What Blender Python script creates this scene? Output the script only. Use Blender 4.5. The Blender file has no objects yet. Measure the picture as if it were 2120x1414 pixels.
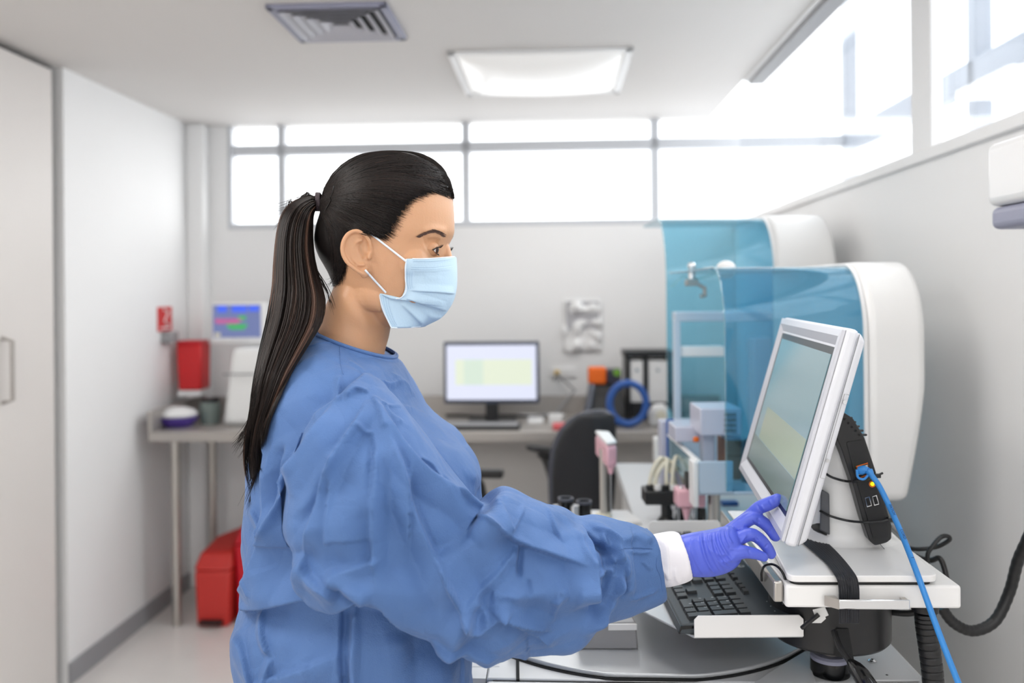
import bpy, bmesh, math, random
import numpy as np
from mathutils import Vector, Matrix, noise
from mathutils.bvhtree import BVHTree

sc = bpy.context.scene
COL = sc.collection
# ------------------------------------------------------------ camera, world, lights, exposure
F, CX, HY, H = 1800.0, 1060.0, 605.0, 1.48      # focal length in px of the 2120 px wide frame, horizon, eye height
ROLL = math.radians(0.5)
TH = math.atan(0.05)                            # the room is turned a little from the camera
cr, sr = math.cos(ROLL), math.sin(ROLL)
cam_d = bpy.data.cameras.new('camera'); cam = bpy.data.objects.new('camera', cam_d); COL.objects.link(cam)
cam_d.sensor_width = 36.0; cam_d.lens = 36.0*F/2120.0
cam_d.shift_y = -(707.0-HY)/2120.0
cam_d.clip_start = 0.05
cam_d.dof.use_dof = True; cam_d.dof.focus_distance = 1.17; cam_d.dof.aperture_fstop = 2.7
cam_d.dof.aperture_blades = 0
cam.matrix_world = Matrix(((cr, sr, 0, 0), (0, 0, -1, 0), (-sr, cr, 0, H), (0, 0, 0, 1)))
sc.camera = cam
w = bpy.data.worlds.new('overcast_sky'); sc.world = w; w.use_nodes = True
bg = w.node_tree.nodes['Background']; bg.inputs[0].default_value = (0.985, 0.985, 0.985, 1); bg.inputs[1].default_value = 2.6
# the bright side of the overcast sky, to the right of the room, as one very soft sun
sun_d = bpy.data.lights.new('sky_glow', 'SUN'); sun_d.energy = 5.0; sun_d.angle = math.radians(70); sun_d.color = (1.0, 0.985, 0.96)
sun = bpy.data.objects.new('sky_glow', sun_d); COL.objects.link(sun)
sun.rotation_euler = Vector((-0.86, -0.28, -0.42)).to_track_quat('-Z', 'Y').to_euler()
sc.view_settings.view_transform = 'Standard'; sc.view_settings.look = 'None'
sc.view_settings.gamma = 1.0; sc.view_settings.use_curve_mapping = False
sc.view_settings.exposure = 0.25
try:
    sc.cycles.use_denoising = True
    sc.cycles.max_bounces = 10; sc.cycles.transparent_max_bounces = 16; sc.cycles.caustics_reflective = False; sc.cycles.caustics_refractive = False
    sc.cycles.sample_clamp_indirect = 6.0
except Exception: pass

def P(px, py, d):
    u, v = (px-CX)/F, (py-HY)/F
    return Vector((d*(u*cr - v*sr), d, H + d*(-v*cr - u*sr)))
def proj(p):
    """world points (n,3) -> pixel (n,2) and depth"""
    p = np.asarray(p, float); X = p[..., 0]/p[..., 1]; Z = (p[..., 2]-H)/p[..., 1]
    return np.stack([CX + F*(X*cr - Z*sr), HY - F*(Z*cr + X*sr)], -1)
cT, sT = math.cos(TH), math.sin(TH)
def R(x, y, z): return Vector((x*cT + y*sT, -x*sT + y*cT, z))
def room_xy(p): return (p[0]*cT - p[1]*sT, p[0]*sT + p[1]*cT)
def on_y(px, py, yr):
    """point seen at px,py on the room plane y = yr, as room coordinates"""
    q = P(px, py, 1.0); t = yr/(q.x*sT + q.y*cT); q = Vector((q.x*t, q.y*t, H+(q.z-H)*t)); a, b = room_xy(q); return Vector((a, b, q.z))
def on_z(px, py, z):
    q = P(px, py, 1.0); t = (z-H)/(q.z-H); a, b = room_xy((q.x*t, q.y*t)); return Vector((a, b, z))

# ------------------------------------------------------------ materials
MATS = {}
def mat(name, col, rough=0.5, metal=0.0, spec=0.5, bump=0.0, bscale=60.0, var=0.0, vscale=3.0, coat=0.0, emit=None, estr=0.0, sheen=0.0, trans=0.0, sss=0.0):
    m = bpy.data.materials.new(name); m.use_nodes = True; nt = m.node_tree; b = nt.nodes['Principled BSDF']
    def srgb(c): return tuple(((x/12.92) if x <= 0.04045 else ((x+0.055)/1.055)**2.4) for x in c)
    c = srgb([k/255.0 for k in col]) + (1,)
    b.inputs['Base Color'].default_value = c; b.inputs['Roughness'].default_value = rough; b.inputs['Metallic'].default_value = metal
    b.inputs['Specular IOR Level'].default_value = spec; b.inputs['Coat Weight'].default_value = coat
    if sheen: b.inputs['Sheen Weight'].default_value = sheen
    if trans: b.inputs['Transmission Weight'].default_value = trans
    if sss:
        b.inputs['Subsurface Weight'].default_value = sss; b.inputs['Subsurface Radius'].default_value = (1.0, 0.35, 0.2); b.inputs['Subsurface Scale'].default_value = 0.006
    if emit:
        b.inputs['Emission Color'].default_value = srgb([k/255.0 for k in emit]) + (1,); b.inputs['Emission Strength'].default_value = estr
    tc = nt.nodes.new('ShaderNodeTexCoord')
    n = nt.nodes.new('ShaderNodeTexNoise'); n.inputs['Scale'].default_value = vscale; n.inputs['Detail'].default_value = 4
    nt.links.new(tc.outputs['Object'], n.inputs['Vector'])
    mx = nt.nodes.new('ShaderNodeMix'); mx.data_type = 'RGBA'; mx.inputs[6].default_value = tuple(x*(1-var) for x in c[:3])+(1,)
    mx.inputs[7].default_value = tuple(min(1, x*(1+var)) for x in c[:3])+(1,)
    nt.links.new(n.outputs['Fac'], mx.inputs[0]); nt.links.new(mx.outputs[2], b.inputs['Base Color'])
    if bump:
        n2 = nt.nodes.new('ShaderNodeTexNoise'); n2.inputs['Scale'].default_value = bscale; n2.inputs['Detail'].default_value = 3
        nt.links.new(tc.outputs['Object'], n2.inputs['Vector'])
        bp = nt.nodes.new('ShaderNodeBump'); bp.inputs['Strength'].default_value = bump; bp.inputs['Distance'].default_value = 0.002
        nt.links.new(n2.outputs['Fac'], bp.inputs['Height']); nt.links.new(bp.outputs['Normal'], b.inputs['Normal'])
    MATS[name] = m
    return m
def thin_glass(name, col, ior=1.45, opacity=0.0, rough=0.0):
    m = bpy.data.materials.new(name); m.use_nodes = True; nt = m.node_tree
    for n in list(nt.nodes):
        if n.type == 'BSDF_PRINCIPLED': nt.nodes.remove(n)
    out = nt.nodes['Material Output']; t = nt.nodes.new('ShaderNodeBsdfTransparent'); t.inputs[0].default_value = tuple(col)+(1,)
    g = nt.nodes.new('ShaderNodeBsdfGlossy'); g.inputs['Roughness'].default_value = rough
    fr = nt.nodes.new('ShaderNodeFresnel'); ge = nt.nodes.new('ShaderNodeNewGeometry'); io = nt.nodes.new('ShaderNodeMath'); io.operation = 'MULTIPLY_ADD'
    io.inputs[1].default_value = 1/ior-ior; io.inputs[2].default_value = ior; nt.links.new(ge.outputs['Backfacing'], io.inputs[0]); nt.links.new(io.outputs[0], fr.inputs[0])
    mx = nt.nodes.new('ShaderNodeMixShader'); nt.links.new(fr.outputs[0], mx.inputs[0]); nt.links.new(t.outputs[0], mx.inputs[1]); nt.links.new(g.outputs[0], mx.inputs[2])
    last = mx
    if opacity:
        d = nt.nodes.new('ShaderNodeBsdfDiffuse'); d.inputs[0].default_value = tuple(col)+(1,); m2 = nt.nodes.new('ShaderNodeMixShader'); m2.inputs[0].default_value = opacity
        nt.links.new(mx.outputs[0], m2.inputs[1]); nt.links.new(d.outputs[0], m2.inputs[2]); last = m2
    nt.links.new(last.outputs[0], out.inputs[0]); MATS[name] = m
    return m
mat('wall_paint', (240, 240, 240), 0.6, bump=0.05, bscale=200, var=0.015)
mat('ceiling_paint', (228, 225, 222), 0.7, bump=0.05, bscale=150, var=0.015)
mat('door_panel', (222, 217, 213), 0.45, var=0.03)
mat('gap_dark', (70, 70, 70), 0.7)
mat('floor_vinyl', (226, 222, 219), 0.25, var=0.04, vscale=8, bump=0.02)
mat('baseboard_grey', (150, 150, 153), 0.5)
mat('window_aluminium', (206, 209, 214), 0.4, metal=0.1)
mat('steel', (190, 186, 180), 0.28, metal=0.85, var=0.06, vscale=12)
mat('steel_dull', (176, 171, 166), 0.45, metal=0.55, var=0.06, vscale=9)
mat('chrome', (220, 222, 224), 0.12, metal=1.0)
mat('white_plastic', (236, 236, 236), 0.35, bump=0.03, bscale=900)
mat('warm_white', (240, 240, 239), 0.32, bump=0.03, bscale=900)
mat('grey_plastic', (150, 150, 152), 0.45)
mat('panel_grey', (190, 187, 184), 0.6, var=0.05)
mat('lilac_grey', (150, 152, 172), 0.5)
mat('black_plastic', (24, 25, 27), 0.38, bump=0.05, bscale=1500)
mat('black_matte', (18, 19, 21), 0.6, bump=0.1, bscale=900)
mat('black_gloss', (12, 13, 15), 0.15)
mat('chair_black', (26, 28, 33), 0.75, bump=0.2, bscale=400)
mat('chair_shell', (70, 74, 86), 0.4)
mat('red_plastic', (205, 22, 28), 0.4, var=0.06)
mat('red_plastic_bright', (200, 8, 36), 0.35, var=0.06)
mat('red_plastic_faded', (198, 50, 44), 0.45, var=0.08)
mat('red_paint', (208, 44, 46), 0.5)
mat('orange_plastic', (240, 108, 14), 0.45)
mat('green_lens', (112, 160, 50), 0.4)
mat('blue_coil', (44, 92, 170), 0.4)
mat('blue_cable', (52, 138, 214), 0.35, bump=0.05, bscale=300)
mat('blue_part', (30, 92, 172), 0.4)
mat('purple', (84, 62, 150), 0.4)
mat('paper', (236, 236, 236), 0.7, var=0.02)
mat('paper_grey', (176, 176, 180), 0.7, var=0.3, vscale=9)
mat('pink', (228, 178, 190), 0.4)
mat('cream_tube', (226, 222, 204), 0.35)
mat('brown_board', (150, 96, 62), 0.5)
mat('bag_red', (210, 90, 96), 0.6)
mat('ink_grey', (120, 122, 126), 0.7)
mat('key_legend', (200, 205, 208), 0.6)
mat('sticker_red', (236, 150, 130), 0.6)
mat('yellow_led', (190, 200, 20), 0.4, emit=(210, 220, 20), estr=1.6)
mat('orange_ring', (226, 110, 26), 0.4)
thin_glass('window_glass', (0.98, 0.99, 1.0))
thin_glass('teal_acrylic', (0.55, 0.83, 0.94), 1.5, 0.04)
thin_glass('deep_teal_acrylic', (0.50, 0.77, 0.89), 1.55, 0.03)
thin_glass('pale_acrylic', (0.70, 0.92, 0.96), 1.5, 0.06)
thin_glass('clear_acrylic', (0.82, 0.94, 0.95), 1.45, 0.10)

# ------------------------------------------------------------ mesh helpers
class MB:
    def __init__(s): s.v = []; s.f = []
    def add(s, vs, fs):
        o = len(s.v); s.v += [tuple(a) for a in vs]; s.f += [tuple(o+i for i in g) for g in fs]; return s
    def box(s, c, size, T=None):
        cx, cy, cz = c; a, b, d = size[0]/2, size[1]/2, size[2]/2
        vs = [Vector((cx+i*a, cy+j*b, cz+k*d)) for k in (-1, 1) for j in (-1, 1) for i in (-1, 1)]
        if T: vs = [T(q) for q in vs]
        return s.add(vs, [(0, 2, 3, 1), (4, 5, 7, 6), (0, 1, 5, 4), (2, 6, 7, 3), (0, 4, 6, 2), (1, 3, 7, 5)])
    def hexa(s, vs):
        """eight corners: four below in a loop, four above in the same loop"""
        return s.add(vs, [(3, 2, 1, 0), (4, 5, 6, 7), (0, 1, 5, 4), (1, 2, 6, 5), (2, 3, 7, 6), (3, 0, 4, 7)])
    def prism(s, poly, vec):
        n = len(poly); poly = [Vector(p) for p in poly]; vec = Vector(vec)
        return s.add(poly + [p+vec for p in poly], [tuple(range(n))[::-1], tuple(range(n, 2*n))] + [(i, (i+1) % n, n+(i+1) % n, n+i) for i in range(n)])
    def rings(s, rr, cap=True, closed=False):
        n = len(rr[0]); vs = [q for r in rr for q in r]; fs = []
        m = len(rr)
        for i in range(m if closed else m-1):
            a, b = i*n, ((i+1) % m)*n
            for j in range(n): fs.append((a+j, a+(j+1) % n, b+(j+1) % n, b+j))
        if cap and not closed: fs += [tuple(range(n))[::-1], tuple(range((m-1)*n, m*n))]
        return s.add(vs, fs)
    def tube(s, path, r, n=10, cap=True, closed=False):
        path = [Vector(p) for p in path]; m = len(path)
        rs = r if isinstance(r, (list, tuple)) else [r]*m
        rr = []; up = None
        for i in range(m):
            if closed: t = path[(i+1) % m]-path[i-1]
            else: t = path[min(i+1, m-1)]-path[max(i-1, 0)]
            t.normalize()
            if up is None:
                up = Vector((0, 0, 1)) if abs(t.z) < 0.9 else Vector((1, 0, 0))
            a = t.cross(up); a.normalize(); b = a.cross(t); b.normalize(); up = b
            rr.append([path[i] + a*(rs[i]*math.cos(k*2*math.pi/n)) + b*(rs[i]*math.sin(k*2*math.pi/n)) for k in range(n)])
        return s.rings(rr, cap, closed)
    def cyl(s, p0, p1, r0, r1=None, n=24): return s.tube([p0, p1], [r0, r0 if r1 is None else r1], n)
    def lathe(s, prof, c, n=36, T=None):
        rr = [[Vector((c[0]+r*math.cos(k*2*math.pi/n), c[1]+r*math.sin(k*2*math.pi/n), z)) for k in range(n)] for r, z in prof]
        if T: rr = [[T(q) for q in r] for r in rr]
        return s.rings(rr)
    def sphere(s, c, r, n=16, m=10, sc_=(1, 1, 1)):
        rr = [[Vector((c[0]+sc_[0]*r*math.sin(math.pi*(i+0.02)/(m+0.04))*math.cos(k*2*math.pi/n), c[1]+sc_[1]*r*math.sin(math.pi*(i+0.02)/(m+0.04))*math.sin(k*2*math.pi/n), c[2]+sc_[2]*r*math.cos(math.pi*(i+0.02)/(m+0.04)))) for k in range(n)] for i in range(m+1)]
        return s.rings(rr)
    def build(s, name, m, parent=None, bevel=0.0, smooth=True, ang=35, seg=2, **tags):
        return mk(name, s.v, s.f, m, parent, bevel, smooth, ang, seg, **tags)
WM = {}
def settags(o, label=None, cat=None, group=None, kind=None):
    if label: o['label'] = label
    if cat: o['category'] = cat
    if group: o['group'] = group
    if kind: o['kind'] = kind
def mk(name, v, f, m, parent=None, bevel=0.0, smooth=True, ang=35, seg=2, label=None, cat=None, group=None, kind=None, fixn=True):
    v = np.asarray([tuple(a) for a in v] if not isinstance(v, np.ndarray) else v, float)
    lo, hi = v.min(0), v.max(0); c = Vector(((lo[0]+hi[0])/2, (lo[1]+hi[1])/2, lo[2] if parent is None else (lo[2]+hi[2])/2))
    me = bpy.data.meshes.new(name); me.from_pydata((v-np.array(c)).tolist(), [], [tuple(int(i) for i in g) for g in f])
    if fixn:
        bm = bmesh.new(); bm.from_mesh(me); bmesh.ops.recalc_face_normals(bm, faces=bm.faces); bm.to_mesh(me); bm.free()
    me.materials.append(MATS[m] if isinstance(m, str) else m)
    o = bpy.data.objects.new(name, me); COL.objects.link(o); o.location = c
    if parent is not None:
        o.parent = parent; o.matrix_parent_inverse = WM[parent.name].inverted()
    WM[o.name] = Matrix.Translation(c)
    if smooth: me.shade_smooth(); me.set_sharp_from_angle(angle=math.radians(ang))
    if bevel:
        b = o.modifiers.new('bevel', 'BEVEL'); b.width = bevel; b.segments = seg; b.limit_method = 'ANGLE'; b.angle_limit = math.radians(35)
    settags(o, label, cat, group, kind)
    return o
def thing(name, label, cat, loc, rz=0.0, group=None, kind=None):
    o = bpy.data.objects.new(name, None); COL.objects.link(o); o.empty_display_size = 0.05
    o.location = loc; o.rotation_euler = (0, 0, rz); WM[o.name] = Matrix.Translation(Vector(loc)) @ Matrix.Rotation(rz, 4, 'Z')
    settags(o, label, cat, group, kind)
    return o
def dup(root, shift, label=None):
    def cp(o, par):
        c = o.copy(); COL.objects.link(c); c.parent = par
        WM[c.name] = WM[o.name]
        for ch in [k for k in bpy.data.objects if k.parent == o]: cp(ch, c)
        return c
    r = cp(root, None); r.location = Vector(root.location)+Vector(shift)
    if label: r['label'] = label
    return r
def spline(pts, n=40, closed=False):
    """Catmull-Rom through points of any width"""
    p = np.asarray([tuple(q) for q in pts], float)
    if closed: q = np.vstack([p[-1], p, p[0], p[1]])
    else: q = np.vstack([2*p[0]-p[1], p, 2*p[-1]-p[-2]])
    k = len(q)-3; out = []
    ts = np.linspace(0, k, n, endpoint=not closed)
    for t in ts:
        i = min(int(t), k-1); u = t-i; a, b, c, d = q[i], q[i+1], q[i+2], q[i+3]
        out.append(0.5*((2*b)+(-a+c)*u+(2*a-5*b+4*c-d)*u*u+(-a+3*b-3*c+d)*u**3))
    return np.array(out)
def textobj(name, s, m, parent, M, size, extrude=0.0003):
    cu = bpy.data.curves.new(name, 'FONT'); cu.body = s; cu.size = size; cu.extrude = extrude; cu.align_x = 'LEFT'; cu.align_y = 'CENTER'
    tmp = bpy.data.objects.new('tmp_text', cu); COL.objects.link(tmp); bpy.context.view_layer.update()
    me = bpy.data.meshes.new_from_object(tmp.evaluated_get(bpy.context.evaluated_depsgraph_get())); bpy.data.objects.remove(tmp); me.name = name
    me.materials.clear(); me.materials.append(MATS[m]); o = bpy.data.objects.new(name, me); COL.objects.link(o)
    o.parent = parent; o.matrix_parent_inverse = WM[parent.name].inverted(); o.matrix_basis = M
    return o

# ------------------------------------------------------------ the room
XL, XR, YB, ZC, ZS = -1.865, 0.893, 4.40, 2.35, 1.815
YF = -2.6
st = dict(kind='structure')
MB().box((-0.2, 0.9, -0.05), (4.2, 7.2, 0.1), lambda q: R(*q)).build('floor', 'floor_vinyl', **st)
MB().box((XL/2+0.785/2-0.05, (YF+YB)/2+0.05, ZC+0.06), (0.785-XL+0.1, YB-YF+0.1, 0.12), lambda q: R(*q)).build('ceiling', 'ceiling_paint', **st)
def rbx(a, b, c, d, e, f): return (((a+b)/2, (c+d)/2, (e+f)/2), (b-a, d-c, f-e))
T_ = lambda q: R(*q)
# the left wall, with a wardrobe-like door panel in its near part
MB().box(*rbx(XL-0.1, XL, 3.22, YB+0.1, 0, ZC), T_).build('wall_left', 'wall_paint', **st)
MB().box(*rbx(XL-0.1, XL-0.05, YF, 3.22, 0, ZC), T_).build('wall_side', 'gap_dark', **st)
d1 = MB().box(*rbx(XL-0.05, XL-0.005, 1.6, 3.155, 0.01, ZC-0.025), T_).build('door_1', 'door_panel', bevel=0.003, **st)
pz = on_y(3, 805, 3.0)
hm = MB(); hx = XL+0.03
for yy in (2.85,):
    hm.tube([R(XL-0.01, yy, 1.12), R(hx, yy, 1.13), R(hx, yy, 1.33), R(XL-0.01, yy, 1.34)], 0.008, 10)
hm.build('door_handle', 'steel_dull', d1)
MB().box(*rbx(XL-0.05, XL-0.005, YF, 1.58, 0.01, ZC-0.025), T_).build('door_2', 'door_panel', bevel=0.003, **st)
# back wall
wl = on_y(471, 400, YB).x
b = MB().box(*rbx(XL-0.1, 1.6, YB, YB+0.12, 0, ZS), T_)
b.box(*rbx(XL-0.1, wl, YB, YB+0.12, ZS, ZC+0.12), T_)
b.build('wall_back', 'wall_paint', **st)
MB().box(*rbx(XL, XL+0.09, YB-0.09, YB, 0.0, ZC), T_).build('trim_1', 'wall_paint', bevel=0.01, **st)
MB().box(*rbx(XL, XL+0.012, 3.22, YB-0.1, 0, 0.08), T_).build('baseboard_left', 'baseboard_grey', **st)
MB().box(*rbx(XL+0.1, XR, YB-0.012, YB, 0, 0.08), T_).build('baseboard_back', 'baseboard_grey', **st)
# back windows: a frame with four bays in view, a transom across
wt = 3.6
wm = MB(); zt = 2.225
xs = [on_y(580, 400, YB).x, on_y(964, 400, YB).x, on_y(1358, 400, YB).x]
wm.box(*rbx(wl, wl+0.02, YB+0.01, YB+0.09, ZS, wt), T_)
for x in xs: wm.box(*rbx(x-0.021, x+0.021, YB+0.02, YB+0.08, ZS, wt), T_)
wm.box(*rbx(wl, 1.45, YB+0.02, YB+0.08, zt-0.027, zt+0.027), T_)
wm.box(*rbx(wl, 1.45, YB+0.0, YB+0.09, ZS, ZS+0.03), T_)
wm.box(*rbx(wl, 1.45, YB+0.02, YB+0.08, wt-0.05, wt), T_)
wf = wm.build('window_1', 'window_aluminium', bevel=0.004, **st)
MB().box(*rbx(wl+0.01, 1.45, YB+0.048, YB+0.052, ZS+0.01, wt-0.01), T_).build('glass', 'window_glass', wf)
# right side: low wall, glazing above it, and the outer windows half a metre behind
MB().box(*rbx(XR, XR+0.08, YF, YB, 0, ZS-0.03), T_).build('wall_right', 'wall_paint', **st)
MB().box(*rbx(XR-0.012, XR+0.09, YF, YB, ZS-0.03, ZS), T_).build('trim_2', 'wall_paint', bevel=0.004, **st)
py0 = on_y(1888, 329, 2.0)
def y_on_right(px):
    q = P(px, 330, 1.0); a, b_ = room_xy(q); return XR*b_/a
y1, y0 = y_on_right(1886), y_on_right(1927)
pm = MB().box(*rbx(XR+0.0, XR+0.03, y0, y1, ZS, 3.2), T_)
pf = pm.build('window_2', 'wall_paint', bevel=0.004, **st)
MB().box(*rbx(XR+0.01, XR+0.05, y1, y1+0.02, ZS, 3.2), T_).build('gasket', 'gap_dark', pf)
MB().box(*rbx(XR+0.03, XR+0.036, y1+0.02, YB, ZS, 3.2), T_).build('glass', 'window_glass', pf)
MB().box(*rbx(XR+0.03, XR+0.036, YF, y0, ZS, 3.2), T_).build('glass', 'window_glass', pf)
om = MB(); XO = 1.45
om.box(*rbx(XO, XO+0.07, YF, YB+0.08, zt-0.045, zt+0.05), T_)
om.box(*rbx(XO, XO+0.07, YF, YB+0.08, 1.2, 1.26), T_)
om.box(*rbx(XO, XO+0.07, YF, YB+0.08, 3.54, 3.6), T_)
for y in (-1.2, 0.3, 1.8, 3.1, 4.44): om.box(*rbx(XO, XO+0.06, y-0.03, y+0.03, 1.2, 3.6), T_)
mat('frame_grey', (168, 174, 184), 0.5)
of = om.build('window_3', 'frame_grey', bevel=0.004, **st)
MB().box(*rbx(XO+0.033, XO+0.037, YF, YB, 1.25, 3.56), T_).build('glass', 'window_glass', of)
MB().box(*rbx(XO, XO+0.08, YF, YB+0.1, 0, 1.2), T_).build('wall_outer', 'wall_paint', **st)
sk = MB()  # glazed roof added over the side strip to bring in more light
for y in (-1.2, 0.3, 1.8, 3.3, YB+0.05): sk.box(*rbx(0.785, XO+0.08, y-0.03, y+0.03, 3.6, 3.66), T_)
for x in (0.79, XO+0.05): sk.box(*rbx(x-0.03, x+0.03, YF, YB+0.08, 3.6, 3.66), T_)
sf = sk.build('added_skylight', 'window_aluminium', **st)
MB().box(*rbx(0.785, XO+0.06, YF, YB+0.06, 3.625, 3.63), T_).build('glass', 'window_glass', sf)
MB().box(*rbx(0.785, 0.80, YF, YB, ZC+0.12, 3.6), T_).build('wall_upper', 'wall_paint', **st)
# white profile with a fitting along the edge of the ceiling
e0 = on_z(1540, 165, ZC)
tm = MB().box(*rbx(0.785, 0.845, 0.5, e0.y, ZC-0.012, ZC+0.06), T_)
t3 = tm.build('trim_3', 'white_plastic', bevel=0.006, **st)
MB().box(*rbx(0.80, 0.86, 0.5, e0.y-0.02, ZC-0.026, ZC-0.012), T_).build('track', 'grey_plastic', t3, bevel=0.003)
# behind the camera: an unseen wall whose wide open band is added to let fill light in
bw = MB().box(*rbx(XL-0.1, XR+0.08, YF-0.1, YF, 0, 0.9), T_)
bw.box(*rbx(XL-0.1, XR+0.08, YF-0.1, YF, 2.2, 2.47), T_)
for x in (XL, -0.5, XR-0.3): bw.box(*rbx(x-0.05, x+0.25, YF-0.1, YF, 0.9, 2.2), T_)
bw.build('wall_front', 'wall_paint', **st)

# ceiling light fittings (a lit diffuser each; those out of view are added) and the air vent
def light_panel(x0, y0, x1, y1, label, LAMP_W=5.0):
    c = R((x0+x1)/2, (y0+y1)/2, ZC-0.03)
    t = thing('ceiling_light', label, 'ceiling light', c, -TH, 'recessed ceiling lights')
    fr = MB(); wd = 0.03
    for a in (rbx(x0, x1, y0, y0+wd, ZC-0.012, ZC+0.0), rbx(x0, x1, y1-wd, y1, ZC-0.012, ZC), rbx(x0, x0+wd, y0, y1, ZC-0.012, ZC), rbx(x1-wd, x1, y0, y1, ZC-0.012, ZC)): fr.box(*a, T_)
    fr.build('frame', 'white_plastic', t, bevel=0.004)
    # pillow shaped clear cover with a lamp behind each side
    rr = []; n = 14
    vs = []; fs = []
    for i in range(n+1):
        for j in range(n+1):
            u, v = i/n, j/n; h = 0.055*(16*u*(1-u)*v*(1-v))**0.5
            vs.append(R(x0+wd+(x1-x0-2*wd)*u, y0+wd+(y1-y0-2*wd)*v, ZC-0.004-h))
    for i in range(n):
        for j in range(n):
            a = i*(n+1)+j; fs.append((a, a+1, a+n+2, a+n+1))
    mk('diffuser', vs, fs, 'lamp_diffuser', t)
    L = bpy.data.lights.new('lamp', 'AREA'); L.shape = 'RECTANGLE'; L.size = x1-x0-0.1; L.size_y = y1-y0-0.1; L.energy = LAMP_W; L.color = (1.0, 0.97, 0.93)
    lo = bpy.data.objects.new('lamp', L); COL.objects.link(lo); lo.parent = t; lo.location = (0, 0, -0.05)
    return t
mat('lamp_diffuser', (240, 240, 240), 0.3, emit=(255, 252, 246), estr=0.22)
a_, b_ = on_z(925, 105, ZC), on_z(1283, 188, ZC)
light_panel(a_.x, a_.y, b_.x, b_.y, 'square recessed ceiling light with a bulging clear cover, above the wall desk')
light_panel(a_.x, a_.y-2.0, b_.x, b_.y-2.0, 'added fill light shaped as a ceiling panel, out of view above the analyser')  # out of view; a copy of the fitting added as fill
light_panel(a_.x-1.2, a_.y-2.9, b_.x-1.2, b_.y-2.9, 'added fill light shaped as a ceiling panel, behind the camera by the cupboards', 14.0)  # unseen lamp added to brighten the lower right wall
light_panel(a_.x, a_.y-4.0, b_.x, b_.y-4.0, 'added fill light shaped as a ceiling panel, behind the camera near the open wall band', 8.0)  # unseen lamp added for light from the camera side
v0, v1 = on_z(548, 8, ZC), on_z(842, 76, ZC)
vx0, vx1, vy0, vy1 = v0.x, v1.x, v0.y, v1.y
t = thing('ceiling_vent', 'square grey louvred air vent set in the ceiling', 'air vent', R((vx0+vx1)/2, (vy0+vy1)/2, ZC-0.03), -TH)
MB().box(*rbx(vx0+0.02, vx1-0.02, vy0+0.02, vy1-0.02, ZC-0.004, ZC-0.001), T_).build('backing', 'gap_dark', t)
fm = MB(); wd = 0.025
for a in (rbx(vx0, vx1, vy0, vy0+wd, ZC-0.014, ZC), rbx(vx0, vx1, vy1-wd, vy1, ZC-0.014, ZC), rbx(vx0, vx0+wd, vy0, vy1, ZC-0.014, ZC), rbx(vx1-wd, vx1, vy0, vy1, ZC-0.014, ZC)): fm.box(*a, T_)
fm.build('frame', 'lilac_grey', t, bevel=0.003)
mat('vent_slat', (196, 196, 204), 0.4)
for k in range(5):
    o_ = 0.03+k*0.034; x0, x1, yy0, yy1 = vx0+o_, vx1-o_, vy0+o_, vy1-o_; lou = MB(); s_ = 0.024; zt_ = ZC-0.002; zb_ = ZC-0.018
    if x1-x0 < 0.05: break
    outer = [(x0, yy0), (x1, yy0), (x1, yy1), (x0, yy1)]; inner = [(x0+s_, yy0+s_), (x1-s_, yy0+s_), (x1-s_, yy1-s_), (x0+s_, yy1-s_)]
    vs = [R(*p, zb_) for p in outer]+[R(*p, zt_) for p in inner]+[R(*p, zb_-0.002) for p in outer]+[R(*p, zt_-0.002) for p in inner]
    fs = []
    for i in range(4):
        j = (i+1) % 4; fs += [(i, j, 4+j, 4+i), (8+i, 12+i, 12+j, 8+j), (i, 8+i, 8+j, j), (4+i, 4+j, 12+j, 12+i)]
    lou.add(vs, fs); lou.build('louvre', 'vent_slat', t, smooth=False)
# towel dispenser on the right wall
q0 = on_y(2037, 300, 1.0)
def on_x(px, py, xr):
    q = P(px, py, 1.0); a, b_ = room_xy(q); t = xr/a; return Vector((xr, b_*t, H+(q.z-H)*t))
dx = XR-0.11; A = on_x(2040, 300, dx); B_ = on_x(2040, 430, dx); C_ = on_x(2044, 476, dx)
t = thing('towel_dispenser', 'white wall-mounted towel dispenser with a grey lower cover', 'dispenser', R(XR-0.055, A.y-0.14, C_.z), -TH)
MB().box(*rbx(dx, XR, A.y-0.28, A.y, B_.z, A.z), T_).build('cover', 'white_plastic', t, bevel=0.015, seg=4)
MB().box(*rbx(dx+0.005, XR, A.y-0.276, A.y-0.004, C_.z, B_.z-0.001), T_).build('lower_cover', 'lilac_grey', t, bevel=0.012, seg=4)
# ------------------------------------------------------------ wall bench and what stands on it
ZB = 0.876                                      # bench top
yf = 3.76
xl_b = on_y(306, 900, yf).x
t = thing('wall_bench', 'long stainless steel bench along the back wall', 'workbench', R((xl_b+0.8)/2, (yf+YB)/2, 0), -TH)
m = MB().box(*rbx(xl_b, 0.80, yf, YB-0.1, ZB-0.045, ZB), T_)
m.build('worktop', 'steel_dull', t, bevel=0.004)
m = MB().box(*rbx(xl_b, 0.80, YB-0.1, YB-0.085, ZB-0.045, ZB+0.09), T_)
m.box(*rbx(xl_b, xl_b+0.02, yf, YB-0.1, ZB, ZB+0.09), T_)
m.build('upstand', 'steel_dull', t)
for px, py, yy in ((364, 1000, yf+0.06), (440, 1000, YB-0.2)):
    xx = on_y(px, py, yy).x
    MB().cyl(R(xx, yy, 0.0), R(xx, yy, ZB-0.04), 0.02).build('leg', 'steel', t)
x_p = on_y(905, 950, 4.0).x
for xx in (x_p, 0.70):
    MB().cyl(R(xx, yf+0.06, 0.0), R(xx, yf+0.06, ZB-0.04), 0.02).build('leg', 'steel', t)
MB().box(*rbx(x_p-0.2, 0.80, 4.0, 4.02, 0.12, ZB-0.045), T_).build('back_panel', 'panel_grey', t)

def at(px, py, yr): return on_y(px, py, yr)
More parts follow.
